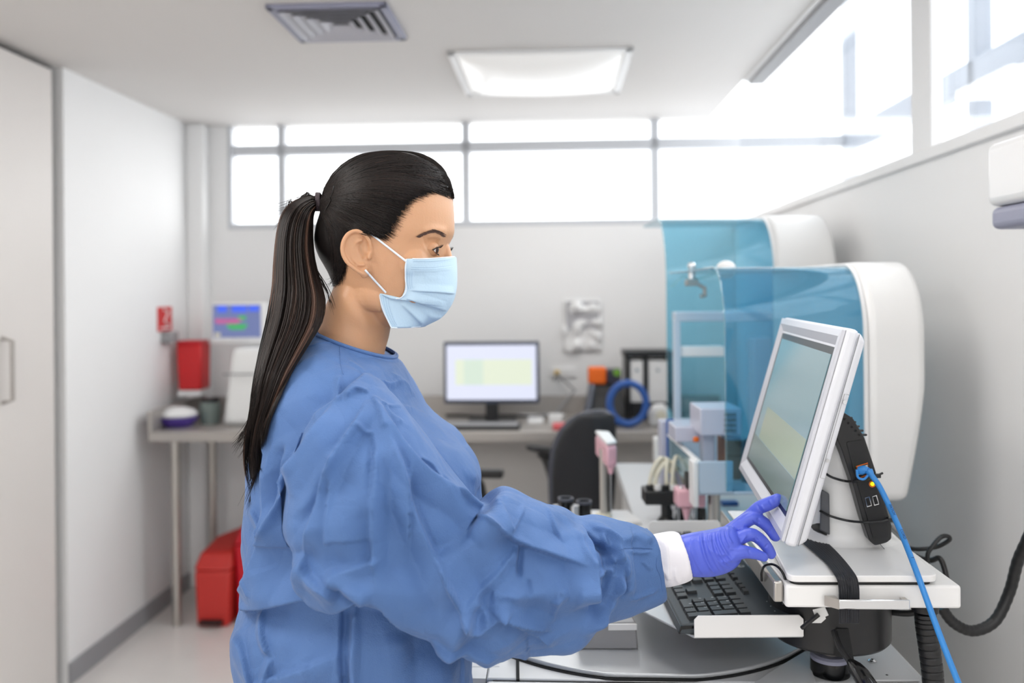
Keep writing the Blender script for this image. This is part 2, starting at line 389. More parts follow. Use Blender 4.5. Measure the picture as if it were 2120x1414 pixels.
# desk screen
ys = 4.0
a, b2 = at(918, 708, ys), at(1117, 836, ys)
t = thing('desk_monitor', 'black-framed desktop monitor showing a pale spreadsheet on the wall bench', 'monitor', R((a.x+b2.x)/2, ys+0.03, ZB), -TH)
MB().box(*rbx(a.x, b2.x, ys, ys+0.035, b2.z, a.z), T_).build('housing', 'lilac_dark' if 'lilac_dark' in MATS else mat('lilac_dark', (62, 70, 88), 0.4), t, bevel=0.006)
mat('screen_white', (40, 40, 46), 0.3, emit=(226, 230, 250), estr=0.85)
mat('screen_pale', (40, 42, 40), 0.3, emit=(228, 236, 214), estr=0.85)
mat('screen_green', (40, 42, 40), 0.3, emit=(214, 230, 214), estr=0.85)
sx0, sx1, sz0, sz1 = a.x+0.014, b2.x-0.014, b2.z+0.02, a.z-0.016
s_ = MB().box(*rbx(sx0, sx1, ys-0.003, ys+0.001, sz0, sz1), T_).build('screen', 'screen_white', t)
hgt = sz1-sz0
MB().box(*rbx(sx0+0.04, sx1-0.02, ys-0.004, ys-0.002, sz0+hgt*0.27, sz0+hgt*0.74), T_).build('sheet', 'screen_pale', s_)
MB().box(*rbx(sx0+0.08, sx0+0.17, ys-0.005, ys-0.003, sz0+hgt*0.27, sz0+hgt*0.74), T_).build('column', 'screen_green', s_)
MB().box(*rbx((a.x+b2.x)/2-0.03, (a.x+b2.x)/2+0.03, ys+0.02, ys+0.05, ZB+0.005, b2.z+0.08), T_).build('stand_neck', 'black_plastic', t)
MB().box(*rbx((a.x+b2.x)/2-0.11, (a.x+b2.x)/2+0.11, ys-0.05, ys+0.13, ZB, ZB+0.014), T_).build('stand_foot', 'black_plastic', t, bevel=0.005)
# keyboard in front of it, little box behind, papers and cables
a = at(900, 870, 3.86)
t = thing('desk_keyboard', 'black keyboard lying on the bench before the desktop monitor', 'keyboard', R(at(985, 870, 3.88).x, 3.88, ZB), -TH)
kx = at(985, 870, 3.88).x
MB().box(*rbx(kx-0.21, kx+0.2, 3.80, 3.93, ZB, ZB+0.016), T_).build('case', 'black_plastic', t, bevel=0.004)
for i in range(5):
    for j in range(14): pass
MB().box(*rbx(kx-0.2, kx+0.19, 3.81, 3.92, ZB+0.016, ZB+0.02), T_).build('keys', 'grey_plastic', t)
for i, (px, w_, hh, mm, nm, lb, ct) in enumerate([(1108, 0.07, 0.012, 'paper', 'paper_stack', 'white loose papers lying right of the monitor foot', 'papers'),
        (1150, 0.06, 0.03, 'white_plastic', 'tissue_box', 'flat white box on the bench between papers and desk phone', 'box')]):
    x = at(px, 850, 4.02).x
    MB().box(*rbx(x-w_/2, x+w_/2, 3.98, 4.12, ZB, ZB+hh), T_).build(nm, mm, label=lb, cat=ct)
x = at(1170, 872, 3.85).x
MB().box(*rbx(x-0.055, x+0.055, 3.79, 3.88, ZB, ZB+0.022), T_).build('booklet', 'bag_red', label='red booklet lying on the bench beside the office chair', cat='booklet', bevel=0.003)
rng = random.Random(5)
for k, (pts, lb) in enumerate([(((925, 858), (960, 850), (1000, 862), (1050, 852), (1100, 862)), 'black cable winding below the desktop monitor'),
                   (((1075, 855), (1105, 843), (1130, 858), (1150, 848), (1170, 857)), 'white cable bundled right of the desktop monitor')]):
    path = [on_z(px, py, ZB+0.008) for px, py in pts]; path = [R(q.x, max(3.95, min(4.2, q.y)), ZB+0.008) for q in path]
    MB().tube([tuple(q) for q in spline(path, 30)], 0.007, 8).build('desk_cable', ['black_plastic', 'paper'][k], label=lb, cat='cable')
# desk phone, dark and raked
x0, x1 = at(1203, 800, 4.05).x, at(1290, 800, 4.05).x
t = thing('desk_phone', 'black raked desk phone between papers and blue coil', 'phone', R((x0+x1)/2, 4.0, ZB), -TH)
MB().hexa([R(x0, 3.9, ZB), R(x1, 3.9, ZB), R(x1, 4.15, ZB), R(x0, 4.15, ZB), R(x0+0.05, 4.06, ZB+0.17), R(x1, 4.06, ZB+0.17), R(x1, 4.15, ZB+0.17), R(x0+0.05, 4.15, ZB+0.17)]).build('body', 'black_matte', t, bevel=0.008)
MB().tube([R(x0+0.02, 3.93, ZB+0.05), R(x0+0.035, 3.97, ZB+0.10), R(x0+0.05, 4.03, ZB+0.17)], 0.017, 10).build('handset', 'chair_shell', t)
MB().box(*rbx(x0+0.085, x1-0.02, 4.05, 4.062, ZB+0.125, ZB+0.155), T_).build('display', 'grey_plastic', t)
# orange scanner on the wall shelf and the outlet
ysc = 4.17; a, b2 = at(1216, 757, ysc), at(1283, 787, ysc)
t = thing('label_printer', 'orange and black handheld label printer resting above the desk phone', 'label printer', R((a.x+b2.x)/2, ysc, b2.z), -TH)
xm = a.x+(b2.x-a.x)*0.55
MB().box(*rbx(a.x, xm, 4.06, 4.14, ZB+0.171, a.z), T_).build('case', 'orange_plastic', t, bevel=0.01)
MB().box(*rbx(xm, b2.x, 4.06, 4.14, ZB+0.171, a.z-0.008), T_).build('head', mat('navy_plastic', (52, 50, 66), 0.4), t, bevel=0.008)
gx = at(1277, 771, 4.05)
MB().cyl(R(gx.x, 4.058, gx.z), R(gx.x, 4.045, gx.z), 0.017).build('button', 'green_lens', t)
o1, o2 = at(1140, 762, YB), at(1192, 780, YB)
t = thing('wall_outlet', 'white double wall outlet above the bench by the monitor', 'outlet', R((o1.x+o2.x)/2, YB-0.01, o2.z), -TH)
MB().box(*rbx(o1.x, o2.x, YB-0.012, YB, o2.z, o1.z), T_).build('plate', 'white_plastic', t, bevel=0.002)
MB().box(*rbx(o1.x+0.02, o1.x+0.045, YB-0.03, YB-0.012, o2.z+0.01, o1.z-0.01), T_).build('plug', mat('amber', (214, 180, 90), 0.5), t)
MB().tube([R(o1.x+0.03, YB-0.03, o2.z+0.02), R(o1.x+0.12, YB-0.08, o2.z-0.06), R(o1.x+0.02, YB-0.18, ZB+0.012), R(o1.x-0.1, YB-0.25, ZB+0.012)], 0.006, 8).build('power_lead', 'grey_plastic', label='grey power lead running from the outlet to the bench', cat='cable')
# poster
a, b2 = at(1165, 620, YB), at(1246, 729, YB)
t = thing('notice_sheet', 'creased grey printed notice taped to the back wall', 'notice', R((a.x+b2.x)/2, YB-0.01, b2.z), -TH)
n = 14; vs = []; fs = []
for i in range(n+1):
    for j in range(n+1):
        x = a.x+(b2.x-a.x)*i/n; z = b2.z+(a.z-b2.z)*j/n; vs.append(R(x, YB-0.006-0.012*noise.noise((x*14, z*14, 0))**2*8, z))
for i in range(n):
    for j in range(n): q = i*(n+1)+j; fs.append((q, q+1, q+n+2, q+n+1))
o = mk('sheet', vs, fs, 'paper', t); o.modifiers.new('s', 'SOLIDIFY').thickness = 0.001
c1, c2 = at(1172, 624, YB), at(1240, 690, YB)
MB().box(*rbx(c1.x, c2.x, YB-0.014, YB-0.012, c2.z+0.02, c1.z), T_).build('print', 'paper_grey', t)
# file rack with two binders
y_ = 4.08; a, b2 = at(1292, 727, y_), at(1380, 862, y_)
t = thing('file_rack', 'tall black file rack on the bench right of the desk phone', 'file rack', R((a.x+b2.x)/2+0.02, y_+0.08, ZB), -TH)
fr = MB(); X0, X1 = a.x, b2.x+0.03
fr.box(*rbx(X0, X1, y_, y_+0.2, a.z-0.03, a.z), T_); fr.box(*rbx(X0, X1, y_, y_+0.2, ZB, ZB+0.012), T_)
for x in (X0+0.008, (X0+X1)/2-0.02, X1-0.02): fr.box(*rbx(x, x+0.018, y_, y_+0.2, ZB+0.01, a.z-0.02), T_)
fr.build('frame', 'black_plastic', t, bevel=0.003)
mid = (X0+X1)/2-0.02
for (xa, xb, lb) in ((X0+0.03, mid-0.003, 'white ring binder in the nearer-phone bay of the rack'), (mid+0.021, X1-0.023, 'white ring binder in the bay beside the analyser cover')):
    t2 = thing('ring_binder', lb, 'binder', R((xa+xb)/2, y_+0.1, ZB+0.012), -TH, 'white binders in the black rack')
    MB().box(*rbx(xa, xb, y_+0.01, y_+0.19, ZB+0.013, a.z-0.045), T_).build('cover', 'paper', t2, bevel=0.003)
    MB().box(*rbx(xa, xb, y_+0.006, y_+0.011, ZB+0.013, ZB+0.085), T_).build('label', 'black_plastic', t2)
    MB().cyl(R((xa+xb)/2, y_+0.006, a.z-0.09), R((xa+xb)/2, y_+0.011, a.z-0.09), 0.008).build('finger_ring', 'chrome', t2)
c = at(1300, 838, 3.86)
ring = [R(c.x+0.080*math.cos(k*math.pi/24), 3.86, ZB+0.108+0.09*math.sin(k*math.pi/24)) for k in range(48)]
MB().tube(ring, 0.016, 12, closed=True).build('tubing_coil', 'blue_coil', label='blue coiled tubing standing before the file rack', cat='tubing', group=None)
x = at(1362, 860, 3.93).x
t = thing('tape_dispenser', 'white rounded tape dispenser on the bench by the analyser cover', 'dispenser', R(x, 3.95, ZB), -TH)
MB().prism([R(x-0.04, 3.9, ZB), R(x+0.06, 3.9, ZB), R(x+0.06, 3.9, ZB+0.06), R(x+0.03, 3.9, ZB+0.095), R(x-0.02, 3.9, ZB+0.09), R(x-0.04, 3.9, ZB+0.05)], R(0, 0.08, 0)-R(0, 0, 0)).build('body', 'white_plastic', t, bevel=0.01)
MB().cyl(R(x+0.01, 3.892, ZB+0.05), R(x+0.01, 3.9, ZB+0.05), 0.022).build('tape_roll', 'cream_tube', t)

# ---- things at the left end of the bench
yy = 4.12; a, b2 = at(434, 627, yy), at(548, 712, yy)
t = thing('patient_monitor', 'white medical monitor with a blue screen at the bench left end', 'monitor', R((a.x+b2.x)/2, yy, b2.z), -TH)
MB().box(*rbx(a.x, b2.x, yy, yy+0.07, b2.z, a.z), T_).build('housing', 'white_plastic', t, bevel=0.012)
mat('screen_slate', (20, 24, 40), 0.3, emit=(112, 124, 172), estr=0.8); mat('screen_blue', (10, 20, 60), 0.3, emit=(64, 100, 236), estr=0.9)
mat('screen_pink', (40, 10, 20), 0.3, emit=(206, 96, 150), estr=0.8); mat('screen_lime', (10, 40, 20), 0.3, emit=(70, 180, 96), estr=0.8)
c0, c1 = at(441, 632, yy), at(540, 698, yy)
s_ = MB().box(*rbx(c0.x, c1.x, yy-0.004, yy+0.001, c1.z, c0.z), T_).build('screen', 'screen_slate', t)
W_, H_ = c1.x-c0.x, c0.z-c1.z
for (u0, u1, v0_, v1_, mm, nm) in ((0.1, 0.3, 0.78, 0.98, 'screen_blue', 'tab'), (0.4, 0.72, 0.78, 0.98, 'screen_blue', 'tab'), (0.76, 0.97, 0.8, 0.98, 'screen_blue', 'tab')):
    MB().box(*rbx(c0.x+u0*W_, c0.x+u1*W_, yy-0.006, yy-0.004, c1.z+v0_*H_, c1.z+v1_*H_), T_).build(nm, mm, s_)
def wave(u0, u1, v, amp, mm, nm, fr_=9):
    MB().tube([R(c0.x+(u0+(u1-u0)*k/40)*W_, yy-0.007, c1.z+(v+amp*math.sin(k*fr_/6.0))*H_) for k in range(41)], 0.0028, 6).build(nm, mm, s_)
wave(0.06, 0.62, 0.53, 0.06, 'screen_pink', 'trace'); wave(0.06, 0.55, 0.47, 0.05, 'screen_pink', 'trace', 7)
wave(0.3, 0.72, 0.36, 0.07, 'screen_lime', 'trace'); wave(0.35, 0.68, 0.28, 0.05, 'screen_lime', 'trace', 6); wave(0.55, 0.7, 0.6, 0.06, 'screen_lime', 'trace', 6)
MB().box(*rbx(c0.x+0.03*W_, c0.x+0.16*W_, yy-0.006, yy-0.004, c1.z+0.02*H_, c1.z+0.15*H_), T_).build('badge', 'cream_tube', s_)
MB().box(*rbx(at(470, 720, yy).x, at(530, 720, yy).x, yy+0.02, yy+0.06, at(457, 722, 3.92).z+0.002, b2.z), T_).build('neck', 'white_plastic', t)
# white benchtop analyser body under the screen
yb0 = 3.92; x0, x1 = at(457, 800, yb0).x, at(600, 800, yb0).x; zt0 = at(457, 722, yb0).z
t = thing('benchtop_centrifuge', 'white bulky benchtop instrument under the blue-screened medical monitor', 'lab instrument', R((x0+x1)/2, yb0+0.12, ZB), -TH)
MB().hexa([R(x0, yb0, ZB), R(x1, yb0, ZB), R(x1, yb0+0.3, ZB), R(x0, yb0+0.3, ZB), R(x0+0.035, yb0+0.04, zt0), R(x1-0.02, yb0+0.04, zt0), R(x1-0.02, yb0+0.3, zt0), R(x0+0.035, yb0+0.3, zt0)]).build('body', 'warm_white', t, bevel=0.03, seg=4)
MB().box(*rbx(x0+0.008, x1, yb0+0.006, yb0+0.016, ZB+0.235, ZB+0.241), T_).build('seam', 'grey_plastic', t)
# red sharps container hung over a white base
yq = 4.1; a, b2 = at(364, 712, yq), at(417, 808, yq)
t = thing('sharps_container', 'red sharps container on the wall above the bench left end', 'container', R((a.x+b2.x)/2, yq+0.05, b2.z), -TH)
MB().hexa([R(a.x+0.01, yq, b2.z), R(b2.x-0.004, yq, b2.z), R(b2.x-0.004, yq+0.12, b2.z), R(a.x+0.01, yq+0.12, b2.z), R(a.x, yq, a.z), R(b2.x, yq, a.z), R(b2.x, yq+0.12, a.z), R(a.x, yq+0.12, a.z)]).build('body', 'red_plastic', t, bevel=0.008)
MB().box(*rbx(a.x-0.004, b2.x-0.01, yq-0.004, yq+0.125, a.z, a.z+0.014), T_).build('lid', 'red_plastic_bright', t, bevel=0.004)
MB().box(*rbx(a.x+0.008, b2.x, yq-0.006, yq+0.13, b2.z-0.03, b2.z-0.001), T_).build('bracket', 'white_plastic', t, bevel=0.004)
MB().box(*rbx((a.x+b2.x)/2-0.02, (a.x+b2.x)/2+0.02, yq+0.05, YB-0.085, b2.z-0.03, b2.z-0.01), T_).build('wall_arm', 'grey_plastic', t)
# red sign and bracket on the left wall
def lx(px, py, dxo=0.0): return on_x(px, py, XL+dxo)
a, b2 = lx(327, 636, 0.004), lx(356, 684, 0.004)
t = thing('safety_sign', 'small red and white safety sign on the left wall', 'sign', R(XL+0.003, (a.y+b2.y)/2, b2.z), -TH)
MB().box(*rbx(XL, XL+0.004, a.y, b2.y, b2.z, a.z), T_).build('plate', 'red_paint', t)
pic = MB(); cy, cz = (a.y+b2.y)/2, (a.z+b2.z)/2
pic.tube([R(XL+0.006, cy-0.02, cz+0.045), R(XL+0.006, cy+0.03, cz+0.035), R(XL+0.006, cy-0.01, cz-0.01), R(XL+0.006, cy+0.03, cz-0.03)], 0.005, 6)
pic.box(*rbx(XL+0.004, XL+0.006, a.y+0.03, b2.y-0.03, b2.z+0.012, b2.z+0.02), T_)
pic.build('pictogram', 'paper', t)
a2, b3 = lx(330, 688, 0.004), lx(355, 708, 0.004)
MB().box(*rbx(XL, XL+0.05, a2.y+0.02, b3.y-0.02, b3.z, a2.z), T_).build('wall_hook', 'grey_plastic', label='grey bracket on the left wall just under the safety sign', cat='bracket', bevel=0.005)
# bowl and beaker
x = at(367, 870, 3.92).x
t = thing('mixing_bowl', 'purple-based white plastic bowl at the left end of the bench', 'bowl', R(x, 3.93, ZB), 0)
c = (x, 3.93)
MB().lathe([(0.06, ZB), (0.085, ZB+0.03), (0.088, ZB+0.045), (0.078, ZB+0.045), (0.0, ZB+0.02)], c, 28, T_).build('base', 'purple', t)
MB().lathe([(0.08, ZB+0.0455), (0.088, ZB+0.055), (0.07, ZB+0.075), (0.03, ZB+0.088), (0.0, ZB+0.09)], c, 28, T_).build('cover', 'paper', t)
x = at(432, 860, 4.0).x
t = thing('specimen_box', 'grey-green glass jar between purple bowl and white instrument', 'jar', R(x, 4.02, ZB), 0)
MB().lathe([(0.045, ZB), (0.048, ZB+0.09), (0.04, ZB+0.1), (0.0, ZB+0.1)], (x, 4.02), 20, T_).build('glass_body', mat('jar_green', (120, 132, 128), 0.2), t)
MB().lathe([(0.043, ZB+0.1), (0.043, ZB+0.12), (0.0, ZB+0.12)], (x, 4.02), 20, T_).build('lid', 'black_plastic', t)
# red pedal bins on the floor
def bin_(px0, px1, py0, yr, mm, lb, dp):
    x0, x1 = at(px0, 1290, yr).x, at(px1, 1290, yr).x; z1 = at(px0, py0, yr).z
    t = thing('waste_bin', lb, 'waste bin', R((x0+x1)/2, yr+dp/2, 0), -TH, 'red waste bins under the bench')
    MB().hexa([R(x0+0.01, yr, 0), R(x1-0.01, yr, 0), R(x1-0.01, yr+dp, 0), R(x0+0.01, yr+dp, 0), R(x0, yr, z1-0.07), R(x1, yr, z1-0.07), R(x1, yr+dp, z1-0.07), R(x0, yr+dp, z1-0.07)]).build('body', mm, t, bevel=0.015, seg=3)
    MB().hexa([R(x0-0.004, yr-0.006, z1-0.068), R(x1+0.004, yr-0.006, z1-0.068), R(x1+0.004, yr+dp, z1-0.068), R(x0-0.004, yr+dp, z1-0.068), R(x0+0.01, yr+0.05, z1), R(x1-0.01, yr+0.05, z1), R(x1-0.01, yr+dp, z1+0.08), R(x0+0.01, yr+dp, z1+0.02)]).build('lid', mm, t, bevel=0.015, seg=3)
    MB().box(*rbx((x0+x1)/2-0.05, (x0+x1)/2+0.05, yr-0.03, yr, 0.02, 0.035), T_).build('pedal', 'black_plastic', t)
    return t
bin_(402, 478, 1150, 3.80, 'red_plastic_faded', 'faded red pedal bin standing nearest the bench leg', 0.24)
bin_(486, 590, 1096, 3.84, 'red_plastic_bright', 'taller bright red bin standing behind the woman in the gown', 0.24)

# ------------------------------------------------------------ office chair
c0 = room_xy(P(1215, 1000, 3.0)); ccx, ccy = c0
t = thing('office_chair', 'black office chair with armrests turned toward the desktop monitor', 'chair', R(ccx-0.15, ccy+0.05, 0), -TH)
def cpx(px, py, d): return P(px, py, d)
# curved back seen from its side/back: sections up the back
rr = []
for (pl, pr, py, d) in ((1150, 1262, 1100, 3.02), (1146, 1272, 1040, 3.0), (1144, 1276, 980, 3.0), (1150, 1276, 930, 3.0), (1168, 1275, 890, 3.0), (1198, 1270, 865, 3.0), (1222, 1262, 857, 3.0)):
    A_, B_ = P(pl, py, d+0.05), P(pr, py, d-0.05)
    ax = (B_-A_); nrm = Vector((-ax.y, ax.x, 0)).normalized()
    ring = []
    for k in range(24):
        tt = k*2*math.pi/24; u = math.cos(tt); s2 = math.sin(tt)
        cc = (A_+B_)/2 + ax*0.5*math.copysign(abs(u)**0.7, u) + nrm*(0.03*math.copysign(abs(s2)**0.7, s2) - 0.05*(1-u*u))
        ring.append(cc)
    rr.append(ring)
rr2 = [[Vector(q) for q in r_] for r_ in rr]
MB().rings(rr2).build('backrest', 'chair_black', t, ang=60)
edge = [P(pl, py, d+0.035) for (pl, py, d) in ((1150, 1100, 3.02), (1144, 1040, 3.0), (1143, 980, 3.0), (1149, 930, 3.0), (1166, 892, 3.0), (1196, 866, 3.0), (1222, 857, 3.0), (1250, 856, 2.98), (1268, 868, 2.95))]
MB().tube([tuple(q) for q in spline(edge, 40)], 0.014, 10).build('back_frame', 'chair_shell', t)
zs = 0.47
MB().hexa([P(1010, 1160, 3.25)+Vector((0, 0, 0)), P(1240, 1175, 2.9), P(1250, 1140, 3.35), P(1050, 1130, 3.6), P(1010, 1130, 3.25), P(1240, 1145, 2.9), P(1250, 1112, 3.35), P(1050, 1103, 3.6)]).build('seat', 'chair_black', t, bevel=0.02, seg=3)
for path in ([(1165, 1110, 3.35), (1150, 1010, 3.35), (1135, 955, 3.35), (1120, 935, 3.35)], [(1010, 1120, 3.0), (1000, 1060, 3.0), (992, 1010, 3.0), (985, 1000, 3.0)]):
    MB().tube([tuple(q) for q in spline([P(*p) for p in path], 16)], 0.022, 8).build('arm_post', 'black_plastic', t)
MB().hexa([P(1088, 932, 3.40), P(1160, 950, 3.25), P(1165, 948, 3.33), P(1100, 930, 3.5), P(1088, 922, 3.40), P(1160, 928, 3.25), P(1165, 926, 3.33), P(1100, 921, 3.5)]).build('armrest', 'black_plastic', t, bevel=0.008)
MB().hexa([P(960, 990, 3.05), P(1040, 992, 2.9), P(1044, 988, 3.0), P(968, 986, 3.15), P(960, 972, 3.05), P(1040, 974, 2.9), P(1044, 970, 3.0), P(968, 969, 3.15)]).build('armrest', 'black_plastic', t, bevel=0.008)
sb = P(1150, 1165, 3.2)
MB().cyl((sb.x, sb.y, 0.09), (sb.x, sb.y, sb.z+0.02), 0.03).build('gas_column', 'black_plastic', t)
for k in range(5):
    aa = k*2*math.pi/5; e = Vector((sb.x+0.3*math.cos(aa), sb.y+0.3*math.sin(aa), 0.075))
    lg = MB().tube([(sb.x, sb.y, 0.10), tuple(e)], [0.028, 0.016], 8).build('leg', 'black_plastic', t)
    MB().cyl((e.x, e.y-0.02, 0.03), (e.x, e.y+0.02, 0.03), 0.03).build('caster', 'black_matte', lg)
# ------------------------------------------------------------ analyser deck with its round lid
ZD = H-0.57
def Z(px, py, z):
    q = P(px, py, 1.0); t = (z-H)/(q.z-H); return Vector((q.x*t, t, z))
mat('deck_silver', (196, 199, 202), 0.3, metal=0.35, bump=0.12, bscale=700)
mat('deck_white', (214, 216, 218), 0.35, metal=0.1)
mat('block_grey', (150, 150, 152), 0.35)
mat('gap_black', (16, 18, 20), 0.8)
yd = 1.285; xr0, xr1 = -0.108, 0.538
t = thing('analyser_bench', 'silver-topped white analyser cabinet with a round carousel lid beside the woman', 'lab analyser', R(0.2, 1.8, 0), -TH)
MB().box(*rbx(xr0, xr1, yd+0.004, 2.25, ZD-0.03, ZD-0.004), T_).build('deck', 'deck_white', t, bevel=0.003)
MB().box(*rbx(xr0+0.02, xr1-0.02, yd+0.03, 2.22, 0.08, ZD-0.031), T_).build('cabinet', 'warm_white', t, bevel=0.004)
MB().box(*rbx(xr0+0.05, xr1-0.05, yd+0.08, 2.2, 0.0, 0.079), T_).build('plinth', 'black_matte', t)
MB().box(*rbx(xr0+0.0, xr1, yd-0.035, yd-0.004, ZD-0.07, ZD-0.0025), T_).build('front_rail', 'deck_silver', t, bevel=0.006, seg=3)
MB().box(*rbx(xr0-0.032, xr0-0.0006, yd+0.004, 1.45, ZD-0.03, ZD-0.004), T_).build('side_deck', 'deck_white', t)
MB().box(*rbx(xr0-0.085, xr0-0.0006, 1.452, 2.0, ZD-0.03, ZD-0.004), T_).build('side_deck', 'deck_white', t)
MB().box(*rbx(xr0+0.01, xr1-0.01, yd-0.003, yd+0.0035, ZD-0.07, ZD-0.006), T_).build('front_gap', 'gap_black', t)
MB().box(*rbx(xr0, 0.80, 1.64, 2.25, ZD-0.004, ZD+0.02), T_)
lc = (0.22, 1.60); RL = 0.322
def disc(r, z0, z1, ycut, name, m, bev=0):
    pts = []
    for k in range(140):
        a = k*2*math.pi/140; x, y = lc[0]+r*math.cos(a), lc[1]+r*math.sin(a)
        pts.append((x, max(y, ycut-0.05*(x-lc[0]))))
    MB().prism([(x, y, z0) for x, y in pts], (0, 0, z1-z0)).build(name, m, t, bevel=bev, ang=30)
disc(RL+0.005, ZD-0.004, ZD-0.0025, 1.278, 'lid_seam', 'gap_black')
disc(RL, ZD-0.0025, ZD+0.004, 1.284, 'carousel_lid', 'deck_silver', 0.002)
a, b2 = Z(1075, 1366, ZD-0.003), Z(1074, 1402, ZD-0.003)
MB().box(((a.x+b2.x)/2-0.002, (a.y+b2.y)/2, ZD-0.003), (0.005, abs(a.y-b2.y)+0.02, 0.003)).build('seam', 'gap_black', t)
# right hand panels with screws
g = [Z(1645, 1352, ZD), Z(1700, 1414, ZD), Z(1655, 1470, ZD), Z(1560, 1400, ZD)]
MB().prism([Z(1600, 1392, ZD-0.003), Z(1668, 1352, ZD-0.003), Z(1690, 1420, ZD-0.003), Z(1560, 1420, ZD-0.003)][::-1], (0, 0, 0.004)).build('panel', 'deck_white', t, bevel=0.001)
MB().prism([Z(1758, 1384, ZD-0.003), Z(1876, 1384, ZD-0.003), Z(1905, 1412, ZD-0.003), Z(1775, 1412, ZD-0.003)][::-1], (0, 0, 0.003)).build('panel', 'deck_white', t, bevel=0.001)
for px, py in ((1806, 1367), (1836, 1400)):
    c = Z(px, py, ZD-0.002); s1 = MB().lathe([(0.0062, ZD-0.004), (0.0062, ZD-0.002), (0.004, ZD-0.0005), (0.0, ZD-0.0005)], c, 16).build('screw', 'chrome', t)
    MB().lathe([(0.0022, ZD-0.0005), (0.0022, ZD), (0.0, ZD)], c, 6).build('socket', 'gap_black', s1)
# rear part of the analyser, wider than the front, carries both hoods
MB().box(*rbx(xr0+0.3, 0.72, 1.66, 2.9, ZD-0.03, ZD+0.0), T_).build('rear_deck', 'deck_white', t, bevel=0.003)
MB().box(*rbx(xr0+0.32, 0.55, 2.23, 2.86, 0.0, ZD-0.03), T_).build('rear_cabinet', 'warm_white', t, bevel=0.004)
# raised grey blocks on the lid
def block(pts, h, zb, lb):
    t2 = thing('reagent_block', lb, 'block', (sum(p[0] for p in pts)/4, sum(p[1] for p in pts)/4, zb), 0, 'grey blocks on the carousel lid')
    vs = [(x, y, zb) for x, y in pts]; cx_, cy_ = sum(p[0] for p in pts)/4, sum(p[1] for p in pts)/4
    vs += [(cx_+(x-cx_)*0.94, cy_+(y-cy_)*0.96, zb+h) for x, y in pts]
    MB().hexa(vs).build('body', 'block_grey', t2, bevel=0.003)
    return t2
zl = ZD+0.004
n1, n2 = Z(1196, 1345, zl), Z(1322, 1345, zl)
pts = [(n1.x, n1.y), (n2.x, n2.y), (n2.x-0.004, n2.y+0.10), (n1.x, n1.y+0.10)]
tb = block(pts, 0.042, zl, 'grey block with a white label beneath the gown sleeve on the round lid')
MB().box((n2.x-0.025, n2.y+0.0005, zl+0.036), (0.045, 0.004, 0.009)).build('label', 'paper', tb)
n1, n2 = Z(1052, 1356, zl), Z(1122, 1352, zl)
pts = [(n1.x, n1.y+0.02), (n2.x, n2.y+0.02), (n2.x, n2.y+0.09), (n1.x, n1.y+0.09)]
tb = block(pts, 0.02, zl, 'low grey block half hidden under the gown sleeve beside the sticker')
# crossed-circle sticker
c = Z(1006, 1373, ZD-0.004)
ts = thing('prohibition_sticker', 'small white sticker with a faint crossed red circle on the deck corner', 'sticker', c, 0)
MB().box((c.x, c.y, ZD-0.0037), (0.042, 0.026, 0.0006)).build('backing', 'paper', ts)
MB().tube([(c.x+0.0125*math.cos(k*math.pi/16), c.y+0.009*math.sin(k*math.pi/16), ZD-0.0033) for k in range(32)], 0.0006, 6, closed=True).build('circle', 'sticker_red', ts)
MB().tube([(c.x-0.009, c.y+0.006, ZD-0.0033), (c.x+0.009, c.y-0.006, ZD-0.0033)], 0.0006, 6).build('slash', 'sticker_red', ts)

